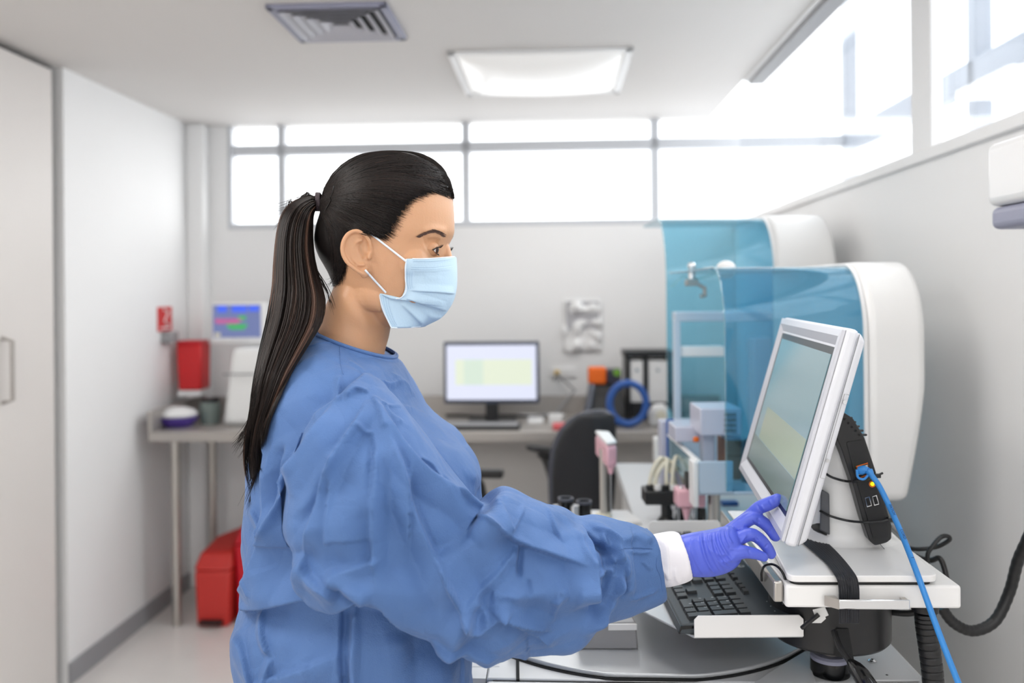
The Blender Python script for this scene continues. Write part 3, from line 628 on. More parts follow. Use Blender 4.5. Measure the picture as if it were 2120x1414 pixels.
# ------------------------------------------------------------ the two hoods
def hood(x0, x1, x2, yf_, zt_, zb_, ry, rz, yb, lb, acr, taper=0.04, cb=None, thick=0.004, capz=None):
    """cover sheet from x0 to x1, white end cap from x1 to x2; the front stands at yf_, the crest is ry behind and rz above the straight part"""
    t = thing('analyser_hood', lb, 'machine hood', (x1, yf_+0.2, zb_), 0, 'hoods over the analyser')
    prof = [(yf_, zb_), (yf_, zt_-rz)]
    for k in range(1, 15):
        a = k*math.pi/28; prof.append((yf_+ry*(1-math.cos(a)), zt_-rz+rz*math.sin(a)))
    prof.append((yb, zt_))
    inn = [(yf_+thick, zb_), (yf_+thick, zt_-rz)]
    for k in range(1, 15):
        a = k*math.pi/28; inn.append((yf_+thick+(ry-thick)*(1-math.cos(a)), zt_-rz+(rz-thick)*math.sin(a)))
    inn.append((yb, zt_-thick))
    m = MB(); n = len(prof); vs = []
    for x in (x0, x1): vs += [(x, y-0.0*x, z) for y, z in prof]+[(x, y, z) for y, z in inn]
    fs = []; o = 2*n
    for i in range(n-1):
        fs += [(i, i+1, o+i+1, o+i), (n+i, o+n+i, o+n+i+1, n+i+1), (i, n+i, n+i+1, i+1), (o+i, o+i+1, o+n+i+1, o+n+i)]
    fs += [(0, o, o+n, n), (n-1, 2*n-1, o+2*n-1, o+n-1)]
    m.add(vs, fs).build('cover', acr, t, ang=50)
    # edge piping
    MB().tube([(x0, y, z) for y, z in prof], 0.0022, 6).build('cover_edge', 'clear_acrylic', t)
    e = 0.008; zc = capz if capz is not None else zb_
    cp = [(yf_-e, zc), (yf_-e, zt_-rz)]
    for k in range(1, 15):
        a = k*math.pi/28; cp.append((yf_-e+(ry+e)*(1-math.cos(a)), zt_-rz+(rz+e)*math.sin(a)))
    cp += [(yb, zt_+e), (yb, zc)]
    vs = [(x1, y, z) for y, z in cp]+[(x2-(taper*max(0, (zt_-rz-z-0.1)/(zt_-rz-zc-0.1))**1.5 if z < zt_-rz-0.1 else 0.0), y, z) for y, z in cp]
    # more rows down the front so that the taper is smooth
    rows = [zc+(zt_-rz-zc)*k/12 for k in range(13)]
    def tp(z): return x2-taper*max(0.0, min(1.0, (zt_-rz-0.10-z)/(zt_-rz-0.10-zc)))**1.3
    cp2 = [(yf_-e, z) for z in rows]+cp[2:-1]+[(yb, z) for z in rows[::-1]]
    A_ = [(x1, y, z) for y, z in cp2]; B_ = [(tp(z), y, z) for y, z in cp2]
    MB().rings([A_, B_]).build('end_cap', 'warm_white', t, bevel=0.018, seg=5, ang=40)
    MB().rings([[(x1-0.006, y+(0.003 if y < yf_+0.2 else -0.01), z-(0.004 if z > zt_-rz else 0)) for y, z in cp2], [(x1+0.001, y+(0.003 if y < yf_+0.2 else -0.01), z-(0.004 if z > zt_-rz else 0)) for y, z in cp2]]).build('cap_gasket', 'white_plastic', t)
    return t
dF = 1.75
hood(0.428, 0.712, 0.832, dF, H+0.049, H-0.405, 0.10, 0.14, 2.36, 'nearer teal-glazed hood with a white rounded end cap behind the touch monitor', 'deep_teal_acrylic', capz=H-0.428)
t = thing('cap_support', 'white support post under the nearer hood end cap', 'support', (0.70, 1.95, ZD), 0)
MB().box((0.70, 1.95, (ZD+H-0.428)/2), (0.10, 0.28, H-0.428-ZD)).build('post', 'warm_white', t, bevel=0.01)
dBk = 2.55
b0 = (P(1381, 700, dBk).x, P(1608, 700, dBk).x, P(1735, 700, dBk).x)
hood(b0[0], b0[1], b0[2], dBk, P(1500, 452, dBk+0.12).z, P(1500, 945, dBk).z, 0.14, 0.20, 2.98, 'farther taller teal-glazed hood against the right wall', 'teal_acrylic', capz=ZD+0.001)
t = thing('hood_post', 'slim white post carrying the farther hood on the deck', 'support', (b0[0]+0.02, dBk+0.3, ZD), 0)
MB().box((b0[0]+0.03, dBk+0.35, (ZD+P(1500, 945, dBk).z)/2), (0.03, 0.05, P(1500, 945, dBk).z-ZD)).build('post', 'warm_white', t, bevel=0.004)
# catch and hinge at the left top of the nearer hood
c = P(1432, 572, 2.26)
t = thing('hood_catch', 'small chrome catch with a bent hook at the near hood top', 'catch', c, 0)
MB().cyl(c+Vector((0, 0, -0.012)), c+Vector((0, 0, 0.022)), 0.009).build('stud', 'chrome', t)
MB().sphere(c+Vector((0, 0, 0.026)), 0.011, 14, 8).build('knob', 'chrome', t)
MB().tube([c+Vector((-0.045, 0.05, -0.028)), c+Vector((-0.02, 0.02, 0.0)), c+Vector((0.02, 0, -0.006)), c+Vector((0.07, -0.1, 0.012))], 0.003, 6).build('edge_strip', 'clear_acrylic', t)
MB().box(c+Vector((0.0, 0, -0.016)), (0.032, 0.03, 0.018)).build('clamp', 'steel_dull', t, bevel=0.003)
MB().tube([c+Vector((0.018, 0, -0.02)), c+Vector((0.034, 0, -0.03)), c+Vector((0.034, 0, -0.05)), c+Vector((0.022, 0, -0.052))], 0.006, 8).build('hook', 'steel_dull', t)
c = P(1503, 551, 2.1)
MB().sphere((c.x, c.y, c.z-0.008), 0.024, 16, 10, (1.0, 1.2, 0.9)).build('alarm_dome', 'white_plastic', label='small white dome on top of the nearer hood', cat='dome')

# ------------------------------------------------------------ mechanics under and beside the hoods
def pbox(px0, py0, px1, py1, d, dep, name, m, parent, bevel=0.003, **k):
    A_, B_ = P(px0, py0, d), P(px1, py1, d)
    return MB().box(((A_.x+B_.x)/2, d+dep/2, (A_.z+B_.z)/2), (abs(B_.x-A_.x), dep, abs(A_.z-B_.z))).build(name, m, parent, bevel=bevel, **k)
mat('lab_lilac', (196, 198, 214), 0.35); mat('lab_blue_white', (190, 206, 222), 0.35)
t = thing('pipetting_gantry', 'pale grey pipetting gantry with a vented motor box inside the near hood', 'lab mechanism', (0.5, 2.1, ZD), 0)
pbox(1450, 846, 1536, 902, 1.98, 0.12, 'motor_box', 'lab_lilac', t)
vb = [c_ for c_ in bpy.data.objects if c_.name.startswith('motor_box')][-1]
for k in range(4): pbox(1500, 856+k*11, 1524, 861+k*11, 1.976, 0.003, 'vent_slot', 'ink_grey', vb, 0)
pbox(1398, 884, 1450, 915, 2.06, 0.10, 'carriage', 'lab_lilac', t)
pbox(1428, 900, 1500, 1000, 2.27, 0.06, 'column', 'steel_dull', t)
pbox(1455, 890, 1480, 960, 2.03, 0.04, 'bracket', 'lab_lilac', t)
pbox(1436, 905, 1448, 916, 2.02, 0.01, 'sensor', 'orange_ring', t)
pbox(1472, 893, 1482, 902, 2.01, 0.01, 'sensor', 'orange_ring', t)
MB().cyl(P(1428, 900, 2.29), Vector((P(1428, 900, 2.29).x, 2.29, ZD)), 0.012).build('foot_post', 'steel', t)
pbox(1398, 646, 1600, 664, 2.42, 0.05, 'top_rail', 'lab_blue_white', t)
pbox(1396, 664, 1412, 1010, 2.42, 0.03, 'upright', 'lab_blue_white', t)
pbox(1400, 718, 1500, 738, 2.43, 0.05, 'cross_rail', 'white_plastic', t)
pbox(1560, 700, 1600, 900, 2.4, 0.06, 'upright', 'lab_blue_white', t)
MB().cyl(Vector((P(1404, 900, 2.435).x, 2.435, ZD)), P(1404, 1000, 2.435), 0.01).build('foot_post', 'steel', t)
t = thing('open_sample_tray', 'open white tray with clear walls on a post under the hood edge', 'tray', (0.45, 2.0, ZD), 0)
A_, B_ = P(1446, 1022, 1.90), P(1590, 1022, 1.90)
z0 = A_.z; z1 = P(1446, 955, 1.90).z; Y0, Y1 = 1.90, 2.25; X0, X1 = A_.x, B_.x
MB().box(((X0+X1)/2, (Y0+Y1)/2, z0), (X1-X0, Y1-Y0, 0.008)).build('floor_plate', 'lab_blue_white', t, bevel=0.002)
MB().box((X0+0.038, Y0, (z0+z1)/2), (0.075, 0.006, z1-z0)).build('front_wall', 'lab_blue_white', t, bevel=0.002)
MB().box((X0, (Y0+Y1)/2, (z0+z1)/2), (0.006, Y1-Y0, z1-z0)).build('side_wall', 'clear_acrylic', t, bevel=0.002)
MB().box((X0, (Y0+Y1)/2, z1), (0.012, Y1-Y0, 0.006)).build('rim', 'white_plastic', t, bevel=0.002)
MB().box(((X0+X1)/2, Y1, (z0+z1)/2), (X1-X0, 0.006, z1-z0)).build('rear_wall', 'lab_blue_white', t, bevel=0.002)
MB().box((X0-0.006, Y0+0.02, z0+0.02), (0.012, 0.05, 0.10)).build('side_plate', 'white_plastic', t, bevel=0.003)
pc = P(1478, 1030, 1.98); MB().cyl((pc.x, 1.98, ZD), (pc.x, 1.98, z0), 0.014).build('post', 'steel', t)
t2 = thing('reagent_box', 'brown reagent box standing in the open white tray', 'box', (P(1520, 950, 2.05).x, 2.07, z0+0.004), 0)
pbox(1503, 912, 1538, 1018, 2.02, 0.09, 'carton', 'brown_board', t2)
pbox(1504, 905, 1538, 912, 2.02, 0.09, 'carton_top', 'lab_blue_white', t2)
c = P(1560, 970, 2.0); MB().lathe([(0.028, z0+0.004), (0.028, z0+0.09), (0.02, z0+0.1), (0, z0+0.1)], c, 24).build('dark_bottle', mat('teal_dark', (28, 70, 84), 0.3), label='dark round bottle in the tray beside the brown box', cat='bottle')
c = P(1432, 993, 1.97)
t = thing('pinch_knob', 'black round knob with chrome cap at the tray left side', 'knob', c, 0)
MB().cyl(c+Vector((0.008, 0, 0)), c+Vector((-0.014, 0, 0)), 0.019).build('grip', 'black_plastic', t)
MB().cyl(c+Vector((0.02, 0, 0.0)), c+Vector((0.008, 0, 0)), 0.016).build('collar', 'chrome', t)
MB().cyl(c+Vector((0.02, 0, 0)), c+Vector((0.034, 0, 0)), 0.008).build('shaft', 'chrome', t)
# blue and white wash column with cream tubes and a black valve block
t = thing('wash_column', 'white and blue wash column behind the cream tubes', 'lab mechanism', P(1400, 1070, 2.3), 0)
pbox(1368, 872, 1440, 1062, 2.32, 0.05, 'body', 'lab_lilac', t)
pbox(1380, 868, 1396, 1000, 2.31, 0.009, 'blue_stripe', 'blue_part', t, 0.001)
pbox(1416, 890, 1428, 985, 2.31, 0.009, 'blue_stripe', 'blue_part', t, 0.001)
MB().tube([tuple(q) for q in spline([P(1396, 940, 2.29), P(1388, 915, 2.28), P(1400, 900, 2.27), P(1440, 895, 2.27)], 16)], 0.004, 6).build('hose', 'ink_grey', t)
c = P(1370, 1020, 2.12)
t = thing('valve_block', 'black valve block on a post feeding cream tubes', 'lab mechanism', (c.x, 2.12, ZD), 0)
pbox(1336, 1018, 1402, 1046, 2.09, 0.07, 'block', 'black_plastic', t)
MB().cyl((c.x+0.01, 2.12, ZD), (c.x+0.01, 2.12, c.z-0.02), 0.012).build('post', 'black_plastic', t)
MB().cyl((c.x+0.01, 2.12, ZD), (c.x+0.01, 2.12, ZD+0.02), 0.03, 0.015).build('foot', 'black_plastic', t)
for k, (a1, top, b1) in enumerate([((1342, 1020), (1372, 948), (1400, 1010)), ((1352, 1020), (1385, 955), (1418, 1000)), ((1380, 1018), (1380, 950), (1352, 985)), ((1390, 1018), (1402, 945), (1432, 985))]):
    MB().tube([tuple(q) for q in spline([P(*a1, 2.12), P((a1[0]*2+top[0])/3, (a1[1]+top[1]*2)/3, 2.12), P(*top, 2.13), P((b1[0]*2+top[0])/3, (b1[1]+top[1])/2, 2.14), P(*b1, 2.15)], 24)], 0.0055, 8).build('tube', 'cream_tube', t)
for k, px in enumerate((1345, 1362, 1378, 1394)):
    q = P(px, 1016, 2.11); MB().cyl(q, q+Vector((0, 0, 0.014)), 0.009).build('fitting', 'paper' if k % 2 else 'black_plastic', t)
c = P(1425, 1040, 1.98)
t = thing('cuvette_mixer', 'pink mixing head on a thin needle between valve block and tray', 'lab mechanism', (c.x, 1.98, ZD), 0)
pbox(1402, 1014, 1462, 1052, 1.96, 0.05, 'head', 'pink', t, 0.006)
MB().cyl(P(1421, 1050, 1.98), P(1421, 1076, 1.98), 0.011, 0.004).build('nozzle', 'pink', t)
MB().cyl(P(1421, 1074, 1.98), Vector((P(1421, 1074, 1.98).x, 1.98, ZD)), 0.003).build('needle', 'chrome', t)
for px in (1410, 1424, 1440): MB().sphere(P(px, 1012, 1.98), 0.006, 10, 6).build('cap', 'chrome', t)
q = P(1457, 1052, 1.99); MB().cyl(q, (q.x, q.y, ZD), 0.005).build('support_rod', 'black_plastic', t)
# chrome sampling arm with the pink head
q = P(1249, 930, 2.16)
t = thing('sampling_arm', 'chrome sampling post topped by a pink head near the office chair', 'lab mechanism', (q.x, 2.16, ZD), 0)
MB().cyl((q.x, 2.16, ZD), (q.x, 2.16, q.z), 0.010).build('post', 'steel', t)
MB().cyl((q.x+0.014, 2.17, ZD), (q.x+0.014, 2.17, q.z), 0.005).build('rail', 'black_plastic', t)
A1, A2, A3, A4 = P(1232, 905, 2.26), P(1262, 908, 2.24), P(1277, 928, 2.10), P(1256, 930, 2.08)
poly = [A1, A2, A3, A4]; poly = [Vector((p.x, p.y, P(1250, 912, 2.16).z)) for p in poly]
MB().prism([tuple(p) for p in poly], (0, 0, -0.055)).build('head', 'pink', t, bevel=0.008, seg=3)
MB().prism([tuple((p.x*1.0, p.y, p.z+0.0105)) for p in poly], (0, 0, -0.01)).build('head_cover', 'white_plastic', t, bevel=0.004)
q2 = P(1264, 955, 2.1); MB().cyl(q2+Vector((0, 0, 0.0)), q2+Vector((0, 0, -0.03)), 0.012, 0.005).build('nozzle', 'pink', t)
MB().cyl(q2+Vector((0, 0, -0.03)), Vector((q2.x+0.0, q2.y, ZD+0.02)), 0.0015).build('needle', 'chrome', t)
MB().cyl((q.x, 2.16, ZD), (q.x, 2.16, ZD+0.02), 0.02).build('flange', 'cream_tube', t)
# dark tube holders and pale deck plates
for i, (px, py, lb) in enumerate([(1171, 1032, 'tall black reagent cup with a glassy rim nearest the sleeve'), (1209, 1038, 'black reagent cup between the taller cup and the chrome post')]):
    c = P(px, py, 2.0); t = thing('reagent_cup', lb, 'cup', (c.x, 2.0, ZD), 0, 'black cups on the analyser deck')
    MB().lathe([(0.016, ZD), (0.0165, c.z), (0.013, c.z), (0.013, c.z-0.01), (0, c.z-0.01)], (c.x, 2.0), 20).build('body', 'black_gloss', t)
    MB().lathe([(0.018, c.z-0.004), (0.018, c.z+0.002), (0.0145, c.z+0.002), (0.0145, c.z-0.004)], (c.x, 2.0), 20).build('rim', 'chair_shell', t)
for i, (px, lb) in enumerate([(1153, 'small white steel cap left of the black reagent cups'), (1190, 'small white steel cap between the black reagent cups')]):
    c = P(px, 1046, 1.97); MB().cyl((c.x, 1.97, ZD), (c.x, 1.97, c.z), 0.010).build('steel_cap', 'chrome', label=lb, cat='cap')
t = thing('deck_plates', 'pale cover plate on the deck around the sampling post', 'plate', Z(1290, 1068, ZD), 0)
A_, B_, C_, D_ = Z(1226, 1090, ZD), Z(1330, 1086, ZD), Z(1300, 1062, ZD), Z(1224, 1062, ZD)
MB().prism([tuple(p) for p in (A_, B_, C_, D_)], (0, 0, 0.008)).build('plate', 'paper', t, bevel=0.002)
q = Z(1232, 1082, ZD); MB().box((q.x, q.y, ZD+0.01), (0.02, 0.02, 0.012)).build('latch', 'cream_tube', t)
A_, B_, C_, D_ = Z(1480, 1082, ZD), Z(1545, 1082, ZD), Z(1535, 1062, ZD), Z(1480, 1062, ZD)
MB().prism([tuple(p) for p in (A_, B_, C_, D_)], (0, 0, 0.006)).build('deck_tile', 'paper', bevel=0.002, label='white tile on the deck right of the tray post', cat='plate')
q = P(1515, 1046, 2.3); t = thing('blue_connector', 'blue connector bar with white ends at the back of the deck', 'connector', (q.x, 2.3, ZD), 0)
pbox(1496, 1040, 1530, 1052, 2.3, 0.03, 'bar', 'blue_part', t); pbox(1500, 1052, 1526, 1070, 2.3, 0.03, 'stand', 'white_plastic', t)
for i, (px, py) in enumerate([(1388, 1082), (1400, 1079), (1412, 1083), (1436, 1080), (1448, 1084)]):
    q = Z(px, py, ZD); hh = 0.03+0.01*(i % 3)
    MB().lathe([(0.006, ZD), (0.006, ZD+hh), (0.004, ZD+hh+0.004), (0, ZD+hh+0.004)], q, 12).build('cuvette', 'chrome' if i % 2 else 'black_gloss', label=['black cuvette at the valve block end of the short row below the pink mixer', 'steel cuvette second from the valve block in the short row', 'taller black cuvette in the middle of the short row', 'steel cuvette second from the tray post in the short row', 'black cuvette nearest the tray post in the short row'][i], cat='cuvette', group='cuvettes below the pink mixer')

# ------------------------------------------------------------ monitor shelf on its pole
O_ = P(1622, 1128, 1.10)
Ud = Vector((0.065, 0.46, 0)).normalized()
top_n = P(1748, 677, 1.10)
Vd = (top_n-O_); Vd = (Vd - Ud*Vd.dot(Ud)); HM = Vd.length; Vd.normalize()
Nd = Ud.cross(Vd); Nd.normalize()
if Nd.x > 0: Nd = -Nd
WMn = 0.462
def S(u, v, w_): return O_ + Ud*u + Vd*v + Nd*w_
t = thing('touch_monitor', 'white touchscreen monitor tilted back on a curved stand, touched by the gloved finger', 'monitor', Vector((0.5, 1.32, H-0.39)), 0)
def sl(name, u0, v0, w0, u1, v1, w1, m, parent, bevel=0.0, ins=0.0, **k):
    vs = [S(u0, v0, w0), S(u1, v0, w0), S(u1, v1, w0), S(u0, v1, w0), S(u0+ins, v0+ins, w1), S(u1-ins, v0+ins, w1), S(u1-ins, v1-ins, w1), S(u0+ins, v1-ins, w1)]
    return MB().hexa(vs).build(name, m, parent, bevel=bevel, **k)
mat('monitor_white', (224, 226, 232), 0.3)
sl('housing', 0, 0, -0.001, WMn, HM, -0.017, 'monitor_white', t, 0.005, 0.0)
sl('back_shell', 0.0, 0.0, -0.0165, WMn, HM, -0.030, 'monitor_white', t, 0.006, 0.010)
# sloping bezel as a ring
bz = 0.032; dpt = 0.006
out = [(0.003, 0.003), (WMn-0.003, 0.003), (WMn-0.003, HM-0.003), (0.003, HM-0.003)]; inn = [(bz, bz), (WMn-bz, bz), (WMn-bz, HM-bz), (bz, HM-bz)]; inn0 = inn
vs = [S(u, v, 0.003) for u, v in out]+[S(u+(0.01 if u < 0.1 else -0.01), v+(0.01 if v < 0.1 else -0.01), 0.004) for u, v in out]+[S(u, v, -0.004) for u, v in inn]+[S(u, v, -0.0009) for u, v in out]
fs = []
for i in range(4):
    j = (i+1) % 4; fs += [(i, j, 4+j, 4+i), (4+i, 4+j, 8+j, 8+i), (12+i, 12+j, j, i)]
mat('bezel_silver', (205, 207, 214), 0.35, metal=0.25)
mk('bezel', vs, fs, 'bezel_silver', t, smooth=False, bevel=0.0012)
m = bpy.data.materials.new('touch_glass'); MATS['touch_glass'] = m
mat('screen_edge', (22, 24, 28), 0.3)
sl('screen_border', bz-0.004, bz-0.004, -0.0035, WMn-bz+0.004, HM-bz+0.004, -0.0008, 'screen_edge', t)
mat('touch_screen', (70, 92, 98), 0.16, spec=0.8, emit=(132, 168, 176), estr=0.38)
sb_ = 0.006
so = sl('screen', bz+sb_, bz+0.003, -0.001, WMn-bz-0.012, HM-bz-sb_, 0.0002, 'touch_screen', t)
mat('screen_band_dim', (70, 84, 80), 0.16, spec=0.8, emit=(126, 146, 140), estr=0.30)
mat('screen_band_olive', (84, 96, 80), 0.16, spec=0.8, emit=(168, 182, 160), estr=0.36)
sl('status_band', bz+sb_, bz+0.003, 0.0002, WMn-bz-0.012, bz+0.045, 0.0004, 'screen_band_dim', so)
sl('result_band', bz+sb_, bz+0.046, 0.0002, WMn-bz-0.06, bz+0.10, 0.0004, 'screen_band_olive', so)
# side seam, screws and the side flap outline
ml = MB(); ml.tube([S(-0.0002, 0.004, -0.0175), S(-0.0002, HM-0.004, -0.0175)], 0.0005, 6); ml.build('side_seam', 'ink_grey', t)
fl = [S(-0.0002, 0.095, -0.020), S(-0.0002, 0.205, -0.020), S(0.003, 0.205, -0.0265), S(0.003, 0.095, -0.0265)]
MB().tube([fl[3], fl[0], fl[1], fl[2]], 0.0004, 6).build('side_flap_seam', 'grey_plastic', t)
for v in (0.118, 0.195): MB().cyl(S(0.004, v, -0.0235), S(0.0012, v, -0.0235), 0.0022).build('side_screw', 'chrome', t)
sl('rear_hump', 0.09, 0.05, -0.030, WMn-0.09, HM-0.06, -0.052, 'monitor_white', t, 0.008, 0.02)
# stand: a column that flares to the right at its foot
d_s = 1.348
rr = []
zp = H-0.383
secs = [(1652, 1852, 1122, 0.062), (1660, 1836, 1108, 0.057), (1666, 1822, 1086, 0.054), (1672, 1808, 1040, 0.051), (1680, 1793, 985, 0.048), (1687, 1776, 930, 0.046), (1692, 1762, 905, 0.042), (1700, 1745, 893, 0.03)]
for pl, pr, py, hd in secs:
    A_, B_ = P(pl, py, d_s), P(pr, py, d_s); zc_ = max((A_.z+B_.z)/2, zp); ring = []
    for k in range(40):
        a = k*2*math.pi/40; u = math.cos(a); v = math.sin(a)
        q = (A_+B_)/2+(B_-A_)*0.5*math.copysign(abs(u)**0.8, u)+Vector((0, -1, 0))*hd*math.copysign(abs(v)**0.8, v); q.z = zc_
        ring.append(q)
    rr.append(ring)
rr[0] = [Vector((q.x, q.y, zp)) for q in rr[0]]
MB().rings(rr).build('stand', 'warm_white', t, ang=60)
MB().tube([tuple(q) for q in spline([P(1733, 900, 1.305), P(1752, 905, 1.30), P(1764, 940, 1.298), P(1782, 1010, 1.296), P(1800, 1080, 1.292), P(1818, 1120, 1.286), P(1832, 1138, 1.28)], 30)], 0.0006, 6).build('stand_seam', 'ink_grey', t)
# dark cable opening at the left of the stand
MB().hexa([P(1697, 1098, 1.298), P(1718, 1108, 1.292), P(1718, 1108, 1.32), P(1697, 1098, 1.32), P(1699, 1012, 1.302), P(1717, 1022, 1.296), P(1717, 1022, 1.32), P(1699, 1012, 1.32)]).build('cable_port', mat('port_grey', (86, 88, 92), 0.5), t, bevel=0.002)
MB().cyl(P(1712, 880, 1.28), P(1712, 880, 1.42), 0.022).build('hinge', 'black_plastic', t)
MB().hexa([P(1700, 900, 1.30), P(1738, 915, 1.30), P(1738, 915, 1.4), P(1700, 900, 1.4), P(1675, 850, 1.30), P(1725, 868, 1.30), P(1725, 868, 1.4), P(1675, 850, 1.4)]).build('tilt_arm', 'black_plastic', t, bevel=0.006)
# foot plate
pA = Z(1632, 1203, zp-0.007); pB = Z(1944, 1203, zp-0.007)
Ux = Vector((Ud.x, Ud.y, 0)).normalized()
pts = [pA-Ux*0.0, pB, pB+Ux*0.26, pA+Ux*0.26]
# round the corners
def roundpoly(pts, r, n=6):
    out = []; m_ = len(pts)
    for i in range(m_):
        p0, p1, p2 = Vector(pts[i-1]), Vector(pts[i]), Vector(pts[(i+1) % m_]); a = (p0-p1).normalized()*r; b = (p2-p1).normalized()*r
        for k in range(n+1):
            s_ = k/n; out.append((p1+a)*(1-s_)**2+p1*2*s_*(1-s_)+(p1+b)*s_*s_)
    return out
zsh = H-0.397                                    # top of the shelf
fp = roundpoly([Vector((p.x, p.y, zp-0.009)) for p in pts], 0.016)
MB().prism(fp, (0, 0, 0.009)).build('foot_plate', 'warm_white', t, bevel=0.0015)
MB().prism(roundpoly([Vector((p.x, p.y, zsh)) for p in [pA+Vector((0.006, 0.006, 0)), pB+Vector((-0.006, 0.006, 0)), pB+Ux*0.25, pA+Ux*0.25]], 0.014), (0, 0, zp-0.009-zsh)).build('rubber_pad', 'black_matte', t)

# shelf
t = thing('monitor_shelf', 'white shelf on a black swivel drum and chrome pole carrying the touch monitor', 'shelf', Z(1716, 1380, ZD), -TH)
a_, b_ = on_z(1626, 1211, zsh), on_z(1991, 1213, zsh)
sx0, sx1, sy0, sy1 = a_.x, b_.x, a_.y, a_.y+0.40
th_ = 0.031
MB().hexa([R(sx0, sy0, zsh-th_), R(sx1, sy0+0.002, zsh-th_), R(sx1, sy1, zsh-th_), R(sx0, sy1, zsh-th_), R(sx0, sy0, zsh), R(sx1, sy0+0.002, zsh), R(sx1, sy1, zsh), R(sx0, sy1, zsh)]).build('slab', 'warm_white', t, bevel=0.004, seg=3)
MB().box(*rbx(sx0-0.014, sx0-0.001, sy0+0.006, sy1-0.01, zsh-0.026, zsh+0.003), T_).build('side_rail', 'steel', t, bevel=0.003)
yh = sy0-0.016
h0, h1 = on_y(1712, 1240, yh), on_y(1882, 1240, yh)
zh = P(1790, 1238, R(0, yh, 0).y).z
hb = MB().box(*rbx(h0.x+0.014, h1.x, yh-0.004, yh, zh-0.007, zh+0.006), T_)
hb.build('handle', 'chrome', t, bevel=0.0015)
MB().hexa([R(h0.x, yh+0.010, zh-0.007), R(h0.x+0.0145, yh-0.004, zh-0.007), R(h0.x+0.0145, yh+0.011, zh-0.007), R(h0.x, yh+0.011, zh-0.007), R(h0.x, yh+0.010, zh+0.006), R(h0.x+0.0145, yh-0.004, zh+0.006), R(h0.x+0.0145, yh+0.011, zh+0.006), R(h0.x, yh+0.011, zh+0.006)]).build('handle_mount', 'steel', t)
MB().box(*rbx(h1.x-0.008, h1.x-0.001, yh, yh+0.011, zh-0.006, zh+0.005), T_).build('handle_mount', 'steel', t)
# drum, pole, puck, lever
dc = P(1716, 1300, 1.315); zb0_ = H-0.52; zt0_ = zsh-th_
dr = MB().lathe([(0.084, zb0_), (0.0875, zb0_+0.004), (0.0875, zt0_)], dc, 64)
dr.build('swivel_drum', 'black_plastic', t, ang=40)
MB().hexa([P(1728, 1358, 1.226), P(1768, 1366, 1.226), P(1768, 1366, 1.26), P(1728, 1358, 1.26), P(1731, 1302, 1.226), P(1757, 1302, 1.226), P(1757, 1302, 1.26), P(1731, 1302, 1.26)]).build('lever_slot', 'gap_black', t)
MB().cyl((dc.x-0.004, 1.30, ZD), (dc.x-0.004, 1.30, zb0_), 0.0145).build('pole', 'steel', t)
MB().lathe([(0.0285, ZD-0.003), (0.0285, ZD+0.019)], (dc.x-0.004, 1.30), 40).build('pole_foot', 'black_gloss', t)
MB().lathe([(0.0285, ZD+0.019), (0.0285, ZD+0.024), (0.025, ZD+0.027), (0.0, ZD+0.027)], (dc.x-0.004, 1.30), 40).build('pole_collar', 'lilac_grey', t)
lv = MB().tube([tuple(q) for q in spline([P(1727, 1308, 1.215), P(1737, 1336, 1.19), P(1752, 1358, 1.17), P(1765, 1376, 1.15)], 12)], 0.0045, 10).build('lever', 'black_plastic', t)
MB().tube([P(1762, 1372, 1.155), P(1772, 1384, 1.14), P(1785, 1400, 1.12), P(1805, 1432, 1.09), P(1812, 1444, 1.08)], [0.006, 0.0095, 0.0115, 0.012, 0.008], 14).build('lever_grip', 'black_gloss', lv)
# strap
zq = zp+0.0022
L_ = [Z(1652, 1108, zq), Z(1663, 1125, zq), Z(1704, 1160, zq), Z(1729, 1192, zq), P(1736, 1216, 1.158), P(1737, 1256, 1.160), P(1737, 1291, 1.163)]
R__ = [Z(1668, 1084, zq), Z(1679, 1096, zq), Z(1726, 1136, zq), Z(1767, 1184, zq), P(1778, 1213, 1.156), P(1779, 1256, 1.158), P(1779, 1291, 1.161)]
Ls, Rs = spline(L_, 40), spline(R__, 40)
rr = []
for a1, b1 in zip(Ls, Rs):
    a1, b1 = Vector(a1), Vector(b1); wv = b1-a1; ring = []; nn = 27
    for side in (0, 1):
        for k in range(nn):
            s_ = k/(nn-1) if side == 0 else 1-k/(nn-1)
            q = a1+wv*s_; off = (0.0010+0.0009*math.sin(s_*math.pi*18)) if side == 0 else -0.0008
            ring.append(q+Vector((-0.1, -1, 0.7)).normalized()*off)
    rr.append(ring)
mat('strap_black', (34, 36, 42), 0.55, bump=0.2, bscale=900)
MB().rings(rr).build('elastic_strap', 'strap_black', label='black ribbed elastic strap laid over the monitor foot and shelf edge', cat='strap', ang=70)
# thin client tied to the stand
t = thing('thin_client', 'small black computer box tied to the back of the monitor stand', 'computer', P(1815, 1130, 1.26), 0)
o2 = [(1733, 862), (1744, 852), (1766, 866), (1790, 906), (1812, 972), (1846, 1088), (1846, 1116), (1836, 1124), (1812, 1130), (1800, 1120), (1786, 1078), (1765, 1000), (1742, 930), (1728, 898)]
p3 = [P(x, y, 1.27) for x, y in o2]
ext = Ud*0.15
MB().prism(roundpoly(p3, 0.003, 3), ext).build('case', 'black_plastic', t, bevel=0.0015)
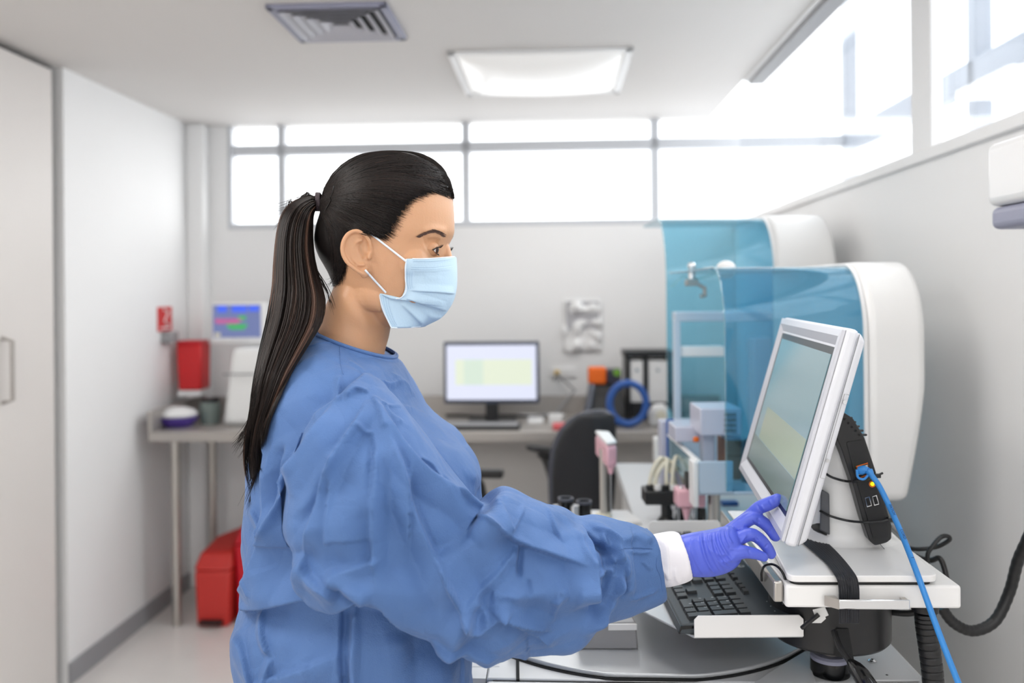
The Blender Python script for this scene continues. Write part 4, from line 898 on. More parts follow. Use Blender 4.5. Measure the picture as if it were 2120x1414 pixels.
# side plate with ports
def onside(x, y, off=0.0): return P(x, y, 1.27-off)
MB().prism(roundpoly([onside(x, y, 0.0) for x, y in ((1752, 915), (1786, 910), (1838, 1092), (1838, 1112), (1808, 1116), (1770, 985))], 0.003, 3), Vector((0, -0.0012, 0))).build('port_plate', 'black_matte', t)
for k in range(5):
    x0_, y0_ = 1748+k*7.5, 868+k*8
    MB().tube([onside(x0_, y0_, 0.001)-Ud*0.0, onside(x0_+15, y0_-3+k*0.8, -0.02)], 0.0018, 6).build('vent_rib', 'black_matte', t)
MB().tube([onside(x, y, 0.0018) for x, y in ((1773, 966), (1796, 959), (1801, 981), (1778, 990))], 0.0011, 6, closed=True).build('port_ring', 'orange_ring', t)
MB().hexa([onside(1776, 984, 0.0012), onside(1798, 978, 0.0012), onside(1798, 978, 0.004), onside(1776, 984, 0.004), onside(1776, 968, 0.0012), onside(1796, 962, 0.0012), onside(1796, 962, 0.004), onside(1776, 968, 0.004)]).build('network_port', 'steel', t)
MB().sphere(onside(1778.5, 969, 0.005), 0.0024, 10, 8).build('link_light', 'yellow_led', t)
q = onside(1806, 1002, 0.0015)
MB().tube([q+Vector((0.0042*math.cos(k*math.pi/8), 0, 0.0042*math.sin(k*math.pi/8))) for k in range(16)], 0.0009, 6, closed=True).build('power_ring', 'orange_ring', t)
MB().sphere(q, 0.0028, 10, 8).build('power_light', 'yellow_led', t)
for x_, y_ in ((1796, 1040), (1811, 1037)):
    u_ = MB().hexa([onside(x_-1, y_+10, 0.001), onside(x_+9, y_+7, 0.001), onside(x_+9, y_+7, 0.0022), onside(x_-1, y_+10, 0.0022), onside(x_-5, y_-9, 0.001), onside(x_+4, y_-12, 0.001), onside(x_+4, y_-12, 0.0022), onside(x_-5, y_-9, 0.0022)]).build('usb_port', 'chrome', t)
    MB().hexa([onside(x_, y_+8, 0.002), onside(x_+8, y_+6, 0.002), onside(x_+8, y_+6, 0.0026), onside(x_, y_+8, 0.0026), onside(x_-4, y_-8, 0.002), onside(x_+3, y_-10, 0.002), onside(x_+3, y_-10, 0.0026), onside(x_-4, y_-8, 0.0026)]).build('slot', 'gap_black', u_)
# zip ties
for pts_, lb in (([(1706, 978, 1.30), (1722, 988, 1.289), (1750, 996, 1.289), (1775, 996, 1.264), (1800, 990, 1.262), (1815, 985, 1.264)], 'upper black cable tie around the stand and computer box'), ([(1698, 1058, 1.30), (1718, 1068, 1.285), (1755, 1078, 1.284), (1790, 1081, 1.262), (1820, 1080, 1.262), (1842, 1076, 1.266)], 'lower black cable tie around the stand and computer box')):
    tt = thing('cable_tie', lb, 'cable tie', P(pts_[-1][0], pts_[-1][1], pts_[-1][2]), 0, 'cable ties on the monitor stand')
    MB().tube([tuple(q) for q in spline([P(*p) for p in pts_], 24)], 0.0019, 8).build('band', 'black_plastic', tt)
    q = P(*pts_[-1])
    MB().box((q.x+0.001, q.y, q.z), (0.009, 0.006, 0.006)).build('head', 'black_plastic', tt, bevel=0.001)
    MB().tube([q, q+Vector((0.009, 0, 0.004))], 0.0016, 6).build('tail', 'black_plastic', tt)
# blue network lead
t = thing('network_cable', 'bright blue network patch cable plugged into the black computer box', 'cable', P(1985, 1414, 1.06), 0)
cp = [(1797, 972, 1.252), (1806, 986, 1.248), (1820, 1006, 1.243), (1840, 1046, 1.235), (1866, 1104, 1.20), (1896, 1180, 1.16), (1926, 1262, 1.135), (1955, 1340, 1.115), (1988, 1424, 1.10), (2030, 1530, 1.08), (2060, 1700, 1.06)]
cpath = spline([P(*p) for p in cp], 80)
rc = 0.0040
MB().tube([tuple(q) for q in cpath], [rc*0.9]*4+[rc]*76, 12).build('sheath', 'blue_cable', t)
MB().tube([P(1776, 974, 1.26), P(1783, 974, 1.258), P(1790, 972, 1.256), P(1798, 974, 1.252)], [0.0055, 0.0065, 0.006, 0.0045], 8).build('plug', 'blue_cable', t)
MB().tube([tuple(q) for q in spline([P(1774, 972, 1.252), P(1776, 988, 1.25), P(1788, 992, 1.25), P(1797, 984, 1.25)], 12)], 0.0018, 6).build('plug_latch', 'blue_cable', t)
for k in range(4):
    q0, q1 = cpath[k+1], cpath[k+2]; MB().cyl(Vector(q0), Vector(q0)+(Vector(q1)-Vector(q0)).normalized()*0.0025, 0.0056-0.0003*k, n=14).build('strain_rib', 'blue_cable', t)
mat('print_navy', (22, 58, 104), 0.5)
txt = 'PATCH CORD MANUFACTURED'
# each letter follows the sheath
for s0, word in ((24, 'PATCH'), (31, 'CORD'), (37, 'MANUFACTURED')):
    q0 = Vector(cpath[s0]); q1 = Vector(cpath[s0+(5 if len(word) < 6 else 11)]); dr_ = (q1-q0).normalized()
    nrm = Vector((0, -1, 0)); nrm = (nrm-dr_*nrm.dot(dr_)).normalized(); upv = nrm.cross(dr_)
    M_ = Matrix((dr_, upv, nrm)).transposed().to_4x4(); M_.translation = q0+nrm*(rc+0.0002)
    textobj('lettering', word, 'print_navy', t, M_, 0.0055, 0.0001)
# loom of black cables behind and below the shelf
def cable(name, pts, r, m, lb, cat='cable', n=60, rib=0.0, group=None):
    path = spline([P(*p) for p in pts], n); rs = [r*(1+rib*(0.5+0.5*math.cos(k*math.pi*0.5))) for k in range(n)] if rib else r
    return MB().tube([tuple(q) for q in path], list(rs) if rib else r, 12).build(name, m, label=lb, cat=cat, group=group)
mat('hose_black', (26, 27, 29), 0.42)
cable('power_cable', [(1948, 1256, 1.42), (1975, 1290, 1.42), (2015, 1306, 1.42), (2060, 1285, 1.42), (2090, 1225, 1.42), (2108, 1160, 1.40), (2140, 1080, 1.36), (2180, 900, 1.34)], 0.0085, 'hose_black', 'thick black spiral-wrapped cable hanging in a bend beside the right wall', n=120, rib=0.07)
cable('loop_cable', [(1880, 1135, 1.5), (1905, 1137, 1.48), (1940, 1132, 1.47), (1965, 1118, 1.46), (1962, 1110, 1.46), (1948, 1112, 1.46), (1930, 1132, 1.46), (1920, 1152, 1.46), (1925, 1200, 1.46)], 0.0036, 'hose_black', 'thin black cable loop sticking out behind the shelf corner')
cable('loop_cable', [(1870, 1120, 1.5), (1895, 1150, 1.5), (1925, 1160, 1.48), (1945, 1156, 1.46), (1956, 1180, 1.45), (1962, 1215, 1.44), (1960, 1230, 1.44)], 0.0045, 'hose_black', 'thicker black cable arching down behind the shelf corner')
cable('grey_lead', [(1845, 1085, 1.50), (1865, 1108, 1.5), (1885, 1135, 1.5), (1905, 1175, 1.48)], 0.0035, 'grey_plastic', 'pale grey lead running down behind the blue network cable')
cable('under_cable', [(1800, 1258, 1.33), (1835, 1266, 1.30), (1880, 1270, 1.28), (1915, 1262, 1.27), (1940, 1262, 1.27)], 0.0045, 'hose_black', 'black cable sagging just under the monitor shelf')
# ribbed hose
t = thing('ribbed_hose', 'black ribbed hose hanging under the right end of the shelf', 'hose', P(1930, 1500, 1.22), 0)
hp = spline([P(1915, 1268, 1.235), P(1918, 1300, 1.235), P(1925, 1350, 1.235), P(1931, 1400, 1.235), P(1934, 1460, 1.235), P(1934, 1560, 1.235)], 150)
rs = [0.0148*(1-0.10*(abs(((k/9.0) % 1.0)-0.5)*2)**6) for k in range(150)]
MB().tube([tuple(q) for q in hp], rs, 24).build('hose', 'hose_black', t)
q = P(1915, 1264, 1.235)
MB().cyl(q, (q.x, q.y, zsh-th_), 0.018).build('collar', 'black_plastic', t)
MB().box((q.x+0.014, q.y, q.z+0.008), (0.012, 0.008, 0.006)).build('tie_head', 'black_plastic', t, bevel=0.001)
# white cable clip under the shelf
q = P(1697, 1270, 1.215)
t = thing('cable_clip', 'small white cable clip stuck on the drum under the shelf', 'clip', q, 0)
MB().prism([P(1668, 1290, 1.22), P(1700, 1290, 1.22), P(1710, 1281, 1.22), P(1706, 1268, 1.22)], Vector((0, 0.004, 0))).build('plate', 'warm_white', t)
MB().hexa([P(1690, 1284, 1.208), P(1716, 1274, 1.208), P(1716, 1274, 1.222), P(1690, 1284, 1.222), P(1682, 1262, 1.208), P(1708, 1256, 1.208), P(1708, 1256, 1.222), P(1682, 1262, 1.222)]).build('body', 'warm_white', t, bevel=0.001)
MB().tube([P(1660, 1300, 1.215), P(1680, 1284, 1.205), P(1695, 1272, 1.203)], 0.003, 8).build('held_lead', 'black_plastic', t)

# ------------------------------------------------------------ keyboard tray and keyboard
zt_ = H-0.4975
t = thing('keyboard_tray', 'white metal keyboard tray with upturned end lips left of the shelf', 'tray', (0.32, 1.5, zt_-0.01), 0)
pl = [(0.2575, 1.251), (0.4145, 1.251), (0.4145, 1.745), (0.20, 1.745), (0.20, 1.352)]
MB().prism([(x, y, zt_-0.003) for x, y in pl], (0, 0, 0.003)).build('plate', 'deck_silver', t, bevel=0.0008)
def lip(x0, x1, y, z1, name):
    c_ = 0.006; z0 = zt_-0.0005
    poly = [(x0, y, z0), (x1, y, z0), (x1, y, z1-c_), (x1-c_, y, z1), (x0+c_, y, z1), (x0, y, z1-c_)]
    MB().prism(poly, (0, 0.0025, 0)).build(name, 'warm_white', t, bevel=0.0006)
lip(0.2575, 0.4145, 1.248, H-0.467, 'near_lip'); lip(0.27, 0.4145, 1.745, H-0.462, 'far_lip')
MB().box((0.435, 1.5, zt_+0.004), (0.06, 0.10, 0.006)).build('support_arm', 'steel', t)
MB().box((0.395, 1.5, zt_-0.012), (0.10, 0.3, 0.016)).build('rail', 'steel_dull', t, bevel=0.002)
MB().box((0.455, 1.5, (zt_+0.02+zsh-th_)/2), (0.02, 0.10, zsh-th_-zt_-0.02)).build('hanger', 'steel', t, bevel=0.002)
t = thing('keyboard', 'black full-size keyboard lying in the white tray under the gloved hand', 'keyboard', (0.32, 1.48, zt_), 0)
mat('keyboard_black', (48, 56, 62), 0.5, bump=0.05, bscale=1500); mat('key_black', (30, 34, 38), 0.42, bump=0.05, bscale=1500)
kx0, kx1, ky0, ky1 = 0.236, 0.404, 1.256, 1.712; kz = zt_+0.0005
A1 = [(kx0, ky0), (kx1, ky0), (kx1, ky1), (kx0, ky1)]
vs = [(x, y, kz) for x, y in A1]+[(kx0+0.004, ky0+0.003, kz+0.013), (kx1-0.001, ky0+0.003, kz+0.024), (kx1-0.001, ky1-0.003, kz+0.024), (kx0+0.004, ky1-0.003, kz+0.013)]
MB().hexa(vs).build('case', 'keyboard_black', t, bevel=0.003)
def ktop(x): return kz+0.013+(x-kx0-0.004)/(kx1-kx0-0.005)*0.011
MB().prism([(kx0+0.001, ky0+0.001, kz+0.001), (kx0+0.03, ky0+0.001, kz+0.001), (kx0+0.03, ky0+0.002, kz+0.012), (kx0+0.004, ky0+0.002, kz+0.012)], (0, 0.4, 0)).build('front_edge', 'black_gloss', t)
kg = [0]
def key(x0, x1, y0, y1, lgd=True):
    h = 0.0055; g_ = 0.0012; x0 += g_; x1 -= g_; y0 += g_; y1 -= g_; i_ = 0.0012
    z0a, z1a = ktop(x0), ktop(x1)
    vs = [(x0, y0, z0a-0.001), (x1, y0, z1a-0.001), (x1, y1, z1a-0.001), (x0, y1, z0a-0.001), (x0+i_, y0+i_, z0a+h), (x1-i_, y0+i_, z1a+h), (x1-i_, y1-i_, z1a+h), (x0+i_, y1-i_, z0a+h)]
    o = MB().hexa(vs).build('key', 'key_black', t, smooth=False)
    kg[0] += 1
    return o
U = 0.019; xb = 0.253
rows = [xb+i*U for i in range(5)]; xF = xb+5*U+0.008
y = 1.272                                   # numeric block nearest the camera
nump = [(0, [(0, 1), (1, 1), (2, 2)]), (1, [(1, 1), (2, 1), (3, 1)]), (2, [(1, 1), (2, 1), (3, 1)]), (3, [(1, 1), (2, 1), (3, 1)]), (4, [(0, 1), (1, 1), (2, 1), (3, 1)])]
key(rows[0], rows[1]+U, y, y+U)             # enter
key(rows[0], rows[0]+U, y+U, y+2*U); key(rows[0], rows[0]+U, y+2*U, y+4*U)
for r in (1, 2): [key(rows[r], rows[r]+U, y+k*U, y+(k+1)*U) for k in (1, 2, 3)]
key(rows[2], rows[3]+U, y, y+U)
[key(rows[3], rows[3]+U, y+k*U, y+(k+1)*U) for k in (1, 2, 3)]
[key(rows[4], rows[4]+U, y+k*U, y+(k+1)*U) for k in (0, 1, 2, 3)]
y2 = y+4*U+0.009
[key(rows[0], rows[0]+U, y2+k*U, y2+(k+1)*U) for k in (0, 1, 2)]; key(rows[1], rows[1]+U, y2+U, y2+2*U)
for r in (3, 4): [key(rows[r], rows[r]+U, y2+k*U, y2+(k+1)*U) for k in (0, 1, 2)]
y3 = y2+3*U+0.009
for k in range(3): key(xF, xF+0.012, y2+k*U, y2+(k+1)*U)
for k in range(12): q_ = y3+k*U*1.13+(k//4)*0.006; key(xF, xF+0.012, q_, q_+U)
def row(r, ws):
    q_ = y3
    for w_ in ws:
        if q_+w_*U > ky1-0.004: w_ = (ky1-0.004-q_)/U
        if w_ > 0.4: key(rows[r], rows[r]+U, q_, q_+w_*U)
        q_ += w_*U
row(0, [1.5, 1.2, 1.2, 1.5, 5.6, 1.4, 1.2, 1.4]); row(1, [2.6]+[1]*10+[1.4]); row(2, [2.1]+[1]*11+[1.8]); row(3, [1.6]+[1]*12+[1.4]); row(4, [2]+[1]*13)
print('keys', kg[0])
# small legends on the numeric keys, the round maker's mark and the indicator lights
for (r, k, s_) in ((1, 1, '3'), (1, 2, '2'), (1, 3, '1'), (2, 1, '6'), (2, 2, '5'), (2, 3, '4'), (3, 1, '9'), (3, 2, '8'), (3, 3, '7'), (0, 1, '.'), (0, 2, '0')):
    x_, y_ = rows[r]+U*0.72, y+(k+0.75)*U
    M_ = Matrix(((0, 1, 0, x_), (-1, 0, 0, y_), (0, 0, 1, ktop(x_)+0.0062), (0, 0, 0, 1)))
    textobj('legend', s_, 'key_legend', t, M_, 0.006, 0.0001)
lx_, ly_ = Z(1534, 1172, ktop(0.39)).x, Z(1534, 1172, ktop(0.39)).y
MB().lathe([(0.0062, ktop(lx_)-0.001), (0.0062, ktop(lx_)+0.0004), (0, ktop(lx_)+0.0004)], (lx_, ly_), 24).build('badge', 'key_legend', t)
M_ = Matrix(((0, 1, 0, lx_+0.001), (-1, 0, 0, ly_+0.0042), (0, 0, 1, ktop(lx_)+0.0007), (0, 0, 0, 1)))
textobj('badge_letters', 'hp', 'keyboard_black', t, M_, 0.0085, 0.0001)
for k in range(3):
    q_ = (kx1-0.02, y+0.012+k*0.02); MB().lathe([(0.0009, ktop(q_[0])-0.001), (0.0009, ktop(q_[0])+0.0003), (0, ktop(q_[0])+0.0003)], q_, 10).build('indicator', 'key_legend', t)
cable('thin_lead', [(1577, 1202, 1.235), (1577, 1185, 1.225), (1584, 1171, 1.215), (1602, 1169, 1.205), (1618, 1182, 1.195), (1627, 1205, 1.19), (1627, 1230, 1.19), (1621, 1250, 1.195)], 0.0017, 'black_gloss', 'thin black lead arching over the left edge of the shelf')
q = P(1735, 1050, 1.30)
cable('stand_cables', [(1672, 1080, 1.36), (1688, 1090, 1.33), (1702, 1094, 1.31), (1712, 1098, 1.302)], 0.008, 'black_plastic', 'bundle of black cables entering the back of the monitor stand')
# ------------------------------------------------------------ the woman
def zz(ox, oy, k): return lambda *pts: [(ox+x/k, oy+y/k) for x, y in pts]
def ringpx(ax, ay, bx, by, d, hd, n=64, e=1.0, e2=1.0, tilt=0.0):
    A_, B_ = P(ax, ay, d), P(bx, by, d); C_ = (A_+B_)/2; E_ = (B_-A_)/2; out = []
    for k in range(n):
        a = 2*math.pi*k/n; u = math.cos(a); v = math.sin(a)
        u = math.copysign(abs(u)**e, u); v = math.copysign(abs(v)**e2, v)
        out.append(C_+E_*u+Vector((0, -hd*v, 0))+Vector((0, 0, tilt*hd*v)))
    return out
def loftpx(mb, secs, nu=60, n=64, e=1.0, e2=1.0):
    S_ = spline(secs, nu)
    return mb.rings([ringpx(*r[:6], n=n, e=e, e2=e2) for r in S_])
def remesh(mb, voxel, it=4, fac=0.5):
    me = bpy.data.meshes.new('tmp'); me.from_pydata(mb.v, [], mb.f)
    bm = bmesh.new(); bm.from_mesh(me); bmesh.ops.recalc_face_normals(bm, faces=bm.faces); bm.to_mesh(me); bm.free()
    o = bpy.data.objects.new('tmp', me); COL.objects.link(o)
    r = o.modifiers.new('r', 'REMESH'); r.mode = 'VOXEL'; r.voxel_size = voxel
    if it: s_ = o.modifiers.new('s', 'SMOOTH'); s_.iterations = it; s_.factor = fac
    bpy.context.view_layer.update(); dg = bpy.context.evaluated_depsgraph_get(); ev = o.evaluated_get(dg); m2 = ev.to_mesh()
    V = np.empty(len(m2.vertices)*3); m2.vertices.foreach_get('co', V); V = V.reshape(-1, 3)
    F_ = [tuple(p.vertices) for p in m2.polygons]
    ev.to_mesh_clear(); bpy.data.objects.remove(o); bpy.data.meshes.remove(me)
    return V, F_
def normals(V, F_):
    Q = np.array([f if len(f) == 4 else (f[0], f[1], f[2], f[2]) for f in F_]); a = V[Q[:, 2]]-V[Q[:, 0]]; b = V[Q[:, 3]]-V[Q[:, 1]]
    fn = np.cross(a, b); N = np.zeros_like(V)
    for k in range(4): np.add.at(N, Q[:, k], fn)
    return N/np.maximum(np.linalg.norm(N, axis=1, keepdims=True), 1e-12)
def smooth_disp(D, F_, n, it):
    Q = np.array([f if len(f) == 4 else (f[0], f[1], f[2], f[2]) for f in F_]); E_ = np.vstack([Q[:, [0, 1]], Q[:, [1, 2]], Q[:, [2, 3]], Q[:, [3, 0]]]); E_ = E_[E_[:, 0] != E_[:, 1]]
    cnt = np.bincount(E_.ravel(), minlength=n).astype(float)
    for _ in range(it):
        s_ = np.bincount(E_[:, 0], weights=D[E_[:, 1]], minlength=n)+np.bincount(E_[:, 1], weights=D[E_[:, 0]], minlength=n)
        D = 0.5*D+0.5*s_/np.maximum(cnt, 1)
    return D
def stroke_field(px, strokes):
    D = np.zeros(len(px))
    for pts, w_, a, kind, *rest in strokes:
        sg = rest[0] if rest else 1; w2 = rest[1] if len(rest) > 1 else 0.16
        pl = spline(pts, 5*len(pts)) if len(pts) > 2 else np.array(pts, float)
        m_ = w_*4.2; lo, hi = pl.min(0)-m_, pl.max(0)+m_
        idx = np.where((px[:, 0] > lo[0]) & (px[:, 0] < hi[0]) & (px[:, 1] > lo[1]) & (px[:, 1] < hi[1]))[0]
        if not len(idx): continue
        p = px[idx]; best = np.full(len(idx), 1e9); sgn = np.zeros(len(idx)); tt = np.zeros(len(idx)); L = np.concatenate([[0], np.cumsum(np.linalg.norm(np.diff(pl, axis=0), axis=1))])
        for i in range(len(pl)-1):
            a0, b0_ = pl[i], pl[i+1]; d_ = b0_-a0; l2 = max(d_@d_, 1e-9); u = np.clip(((p-a0)@d_)/l2, 0, 1); q = p-(a0+u[:, None]*d_); dist = np.hypot(q[:, 0], q[:, 1])
            cr_ = d_[0]*q[:, 1]-d_[1]*q[:, 0]; k = dist < best
            best[k] = dist[k]; sgn[k] = np.sign(cr_[k]); tt[k] = ((L[i]+u*math.sqrt(l2))/L[-1])[k]
        s_ = best*sgn*sg
        if kind == 'r': f = np.exp(-(best/w_)**2)
        elif kind == 'c': f = np.maximum(0, 1-best/w_)**1.3
        elif kind == 's': f = np.where(s_ > 0, np.maximum(0, 1-s_/(w_*2.1)), np.maximum(0, 1-np.abs(s_)/(w_*w2*1.6)))
        elif kind == 'f': f = np.where(s_ > 0, np.maximum(0, 1-s_/(w_*w2)), np.maximum(0, 1+s_/w_))
        elif kind == 'S':
            f = np.where(s_ > 0, np.exp(-(s_/(w_*2.2))**2), np.clip(1-np.abs(s_)/(w_*w2), 0, 1))
        e_ = np.clip(np.minimum(tt, 1-tt)/(0.45 if kind == 'f' else 0.2), 0, 1) if kind != 'S' else np.clip(np.minimum(tt, 1-tt)/0.08, 0, 1); e_ = e_*e_*(3-2*e_)
        # ends fade with distance past the tip too
        D[idx] += a*f*e_
    return D
def to_bvh(V, F_): return BVHTree.FromPolygons([tuple(v) for v in V], F_)
def hit(bvh, px, py, off=0.0):
    o_ = Vector((0, 0, H)); d_ = (P(px, py, 1.0)-o_).normalized(); r = bvh.ray_cast(o_, d_)
    return None if r[0] is None else r[0]-d_*off

mat('skin', (205, 157, 121), 0.40, var=0.05, vscale=25, bump=0.12, bscale=420, sss=0.12)
MATS['skin'].node_tree.nodes['Principled BSDF'].inputs['Specular IOR Level'].default_value = 0.35

# ---- head and neck: rings up the head (all measured as if on the middle plane, 1.25 m away)
DH = 1.25
PSI = math.radians(8)
hc = P(800, 480, DH)
fw = Vector((math.cos(PSI), -math.sin(PSI), 0)); lf = Vector((math.sin(PSI), math.cos(PSI), 0))
def hl(x, y, z): return hc+fw*x+lf*y+Vector((0, 0, z))
def hlp(px, py, y=0.0): return hl((px-800)/1440/math.cos(PSI), y, (480-py)/1440)
def to_l(p):
    q = Vector(p)-hc; return Vector((q.dot(fw), q.dot(lf), q.z))
def head_rings(tab, nu, n=72, fx=0.85, fy=0.92):
    rr = []
    for y, xb_, xf_, hw in spline(tab, nu):
        c_ = (xb_+xf_)/2; a_ = (xf_-xb_)/2; ring = []
        for k in range(n):
            t_ = 2*math.pi*k/n; u = math.cos(t_); v = math.sin(t_); ex = fx if u > 0 else 1.0
            ring.append(hlp(c_+a_*math.copysign(abs(u)**ex, u), y, hw*math.copysign(abs(v)**fy, v)*(1-0.06*max(0, u)**2)))
        rr.append(ring)
    return rr
skull = [(338, 745, 868, 0.030), (352, 715, 905, 0.048), (375, 695, 926, 0.062), (400, 684, 936, 0.069), (430, 674, 939, 0.074), (460, 668, 940, 0.0765), (484, 666, 939, 0.077), (498, 667, 933, 0.0765),
         (512, 669, 926, 0.0755), (530, 672, 924, 0.0745), (560, 682, 924, 0.0715), (590, 694, 922, 0.0665), (620, 708, 918, 0.059), (645, 726, 908, 0.050), (664, 748, 890, 0.038), (676, 770, 872, 0.022)]
hb = MB(); hb.rings(head_rings(skull, 70))
# neck and shoulders
loftpx(hb, [(700, 560, 800, 575, 1.245, 0.040), (690, 600, 812, 615, 1.245, 0.050), (672, 640, 810, 650, 1.247, 0.053), (656, 680, 806, 690, 1.25, 0.056), (640, 715, 795, 735, 1.25, 0.066), (628, 745, 800, 765, 1.25, 0.095), (620, 785, 805, 795, 1.25, 0.125)], 40, 56)
# nose: a ridge down the middle, hidden by the mask from the bridge on
hb.tube([hlp(917, 500), hlp(924, 520), hlp(928, 545), hlp(932, 570), hlp(928, 586)], [0.0062, 0.0072, 0.0080, 0.0085, 0.007], 12)
hb.sphere(hlp(929, 574), 0.0090)
for y_ in (-0.011, 0.011): hb.sphere(hlp(924, 580, y_), 0.0075, 12, 8)
# cheek bones
for y_ in (-0.046, 0.046): hb.sphere(hlp(868, 548, y_*0.93), 0.026, 16, 10)
for y_ in (-0.050, 0.050): hb.sphere(hlp(800, 610, y_), 0.024, 16, 10, (1.4, 0.6, 1.0))
# ears: rim, inner fold, lobe, tragus and a thin plate
def ear(sgn):
    def e(px, py, o_): return hlp(px, py, sgn*(-0.0775-o_))
    k = 14   # parallax: the near ear is drawn 14 px to the right of where it is seen
    q = lambda pts: [e(762+(x-762)*0.90+30, 522+(y-522)*0.93+8, o_) for x, y, o_ in pts]; kx, ky = 30, 8
    rim = q([(772, 520, -0.002), (771, 500, 0.002), (763, 484, 0.006), (746, 475, 0.010), (729, 482, 0.014), (719, 500, 0.016), (718, 520, 0.016), (726, 539, 0.014), (740, 553, 0.010), (754, 563, 0.006), (764, 566, 0.002)])
    hb.tube([tuple(p) for p in spline(rim, 40)], [0.0024+0.0008*math.sin(i/39*math.pi) for i in range(40)], 10)
    anti = q([(757, 492, 0.006), (742, 500, 0.008), (733, 515, 0.009), (736, 533, 0.008), (748, 545, 0.006), (760, 545, 0.003)])
    hb.tube([tuple(p) for p in spline(anti, 24)], 0.0021, 8)
    anti2 = q([(748, 487, 0.007), (740, 497, 0.008)])
    hb.tube([tuple(p) for p in anti2], 0.002, 8)
    hb.sphere(e(758+kx, 560+ky, 0.002), 0.0062, 12, 8, (1.0, 0.6, 1.2))
    hb.sphere(e(768+kx, 527+ky, 0.001), 0.0042, 12, 8, (0.8, 0.8, 1.3))
    pts_o = [(772, 505, -0.003), (763, 485, 0.003), (746, 476, 0.008), (730, 483, 0.0115), (720, 501, 0.013), (719, 519, 0.013), (727, 538, 0.011), (741, 551, 0.006), (755, 561, 0.002), (764, 562, -0.002)]
    ring1 = q(pts_o); ring2 = [p+lf*sgn*0.004 for p in ring1]
    hb.rings([ring1, ring2])
ear(1); ear(-1)
HV, HF = remesh(hb, 0.0015, 5, 0.5)
hpx = proj(HV); HN = normals(HV, HF)
near = np.clip(-HN[:, 1]*1.6, 0, 1)
D = stroke_field(hpx, [([(876, 508), (890, 504), (908, 507)], 13, -0.0028, 'r'), ([(872, 482), (900, 476), (928, 482)], 9, 0.0018, 'r'),
    ([(885, 532), (905, 534), (925, 534)], 7, -0.0010, 'r'), ([(884, 492), (900, 490), (917, 494)], 4, 0.0010, 'r'),
    ([(748, 500), (748, 520), (757, 535)], 6, -0.0035, 'r'), ([(820, 620), (800, 640), (780, 650)], 14, 0.0015, 'r'),
    ([(700, 600), (730, 640), (770, 690)], 14, 0.0022, 'r'), ([(735, 590), (760, 640), (785, 680)], 12, -0.0016, 'r'), ([(660, 690), (690, 700), (740, 722)], 8, -0.001, 'r')])
HV = HV+HN*(D*near)[:, None]
# body below, hidden in the gown: torso, arms, hips, legs and hands in one skinned piece
bb = MB()
loftpx(bb, [(640, 800, 780, 810, 1.25, 0.12), (595, 850, 850, 880, 1.25, 0.15), (570, 950, 930, 960, 1.25, 0.155), (575, 1080, 900, 1080, 1.25, 0.14), (560, 1200, 905, 1200, 1.25, 0.145), (550, 1330, 915, 1330, 1.25, 0.155), (560, 1450, 905, 1450, 1.25, 0.155), (600, 1520, 880, 1520, 1.25, 0.13)], 40, 48)
for dd, x0 in ((1.165, 735), (1.335, 720)):
    c0, c1, c2, c3 = P(x0, 1450, dd), Vector((P(x0, 1500, dd).x+0.015, dd, 0.50)), Vector((P(x0, 1500, dd).x, dd, 0.30)), Vector((P(x0, 1500, dd).x-0.01, dd, 0.075))
    bb.tube([tuple(q) for q in spline([c0, (c0+c1)/2, c1, c2, c3], 24)], [0.088-0.052*(i/23)**0.9 for i in range(24)], 18)
    bb.sphere((c3.x+0.05, dd, 0.045), 0.04, 14, 10, (2.6, 1.0, 0.9))
def limb(pts, n=24, k=14):
    S_ = spline([tuple(P(*p[:3]))+(p[3],) for p in pts], n); bb.tube([tuple(q[:3]) for q in S_], [float(q[3]) for q in S_], k)
limb([(725, 865, 1.12, 0.042), (820, 960, 1.085, 0.046), (930, 1110, 1.08, 0.042), (1060, 1190, 1.10, 0.038), (1220, 1175, 1.15, 0.033), (1340, 1160, 1.19, 0.022), (1420, 1150, 1.199, 0.016)])
limb([(735, 850, 1.40, 0.05), (728, 1000, 1.425, 0.044), (735, 1150, 1.43, 0.038), (760, 1290, 1.42, 0.032), (790, 1400, 1.40, 0.026), (800, 1440, 1.40, 0.024)])
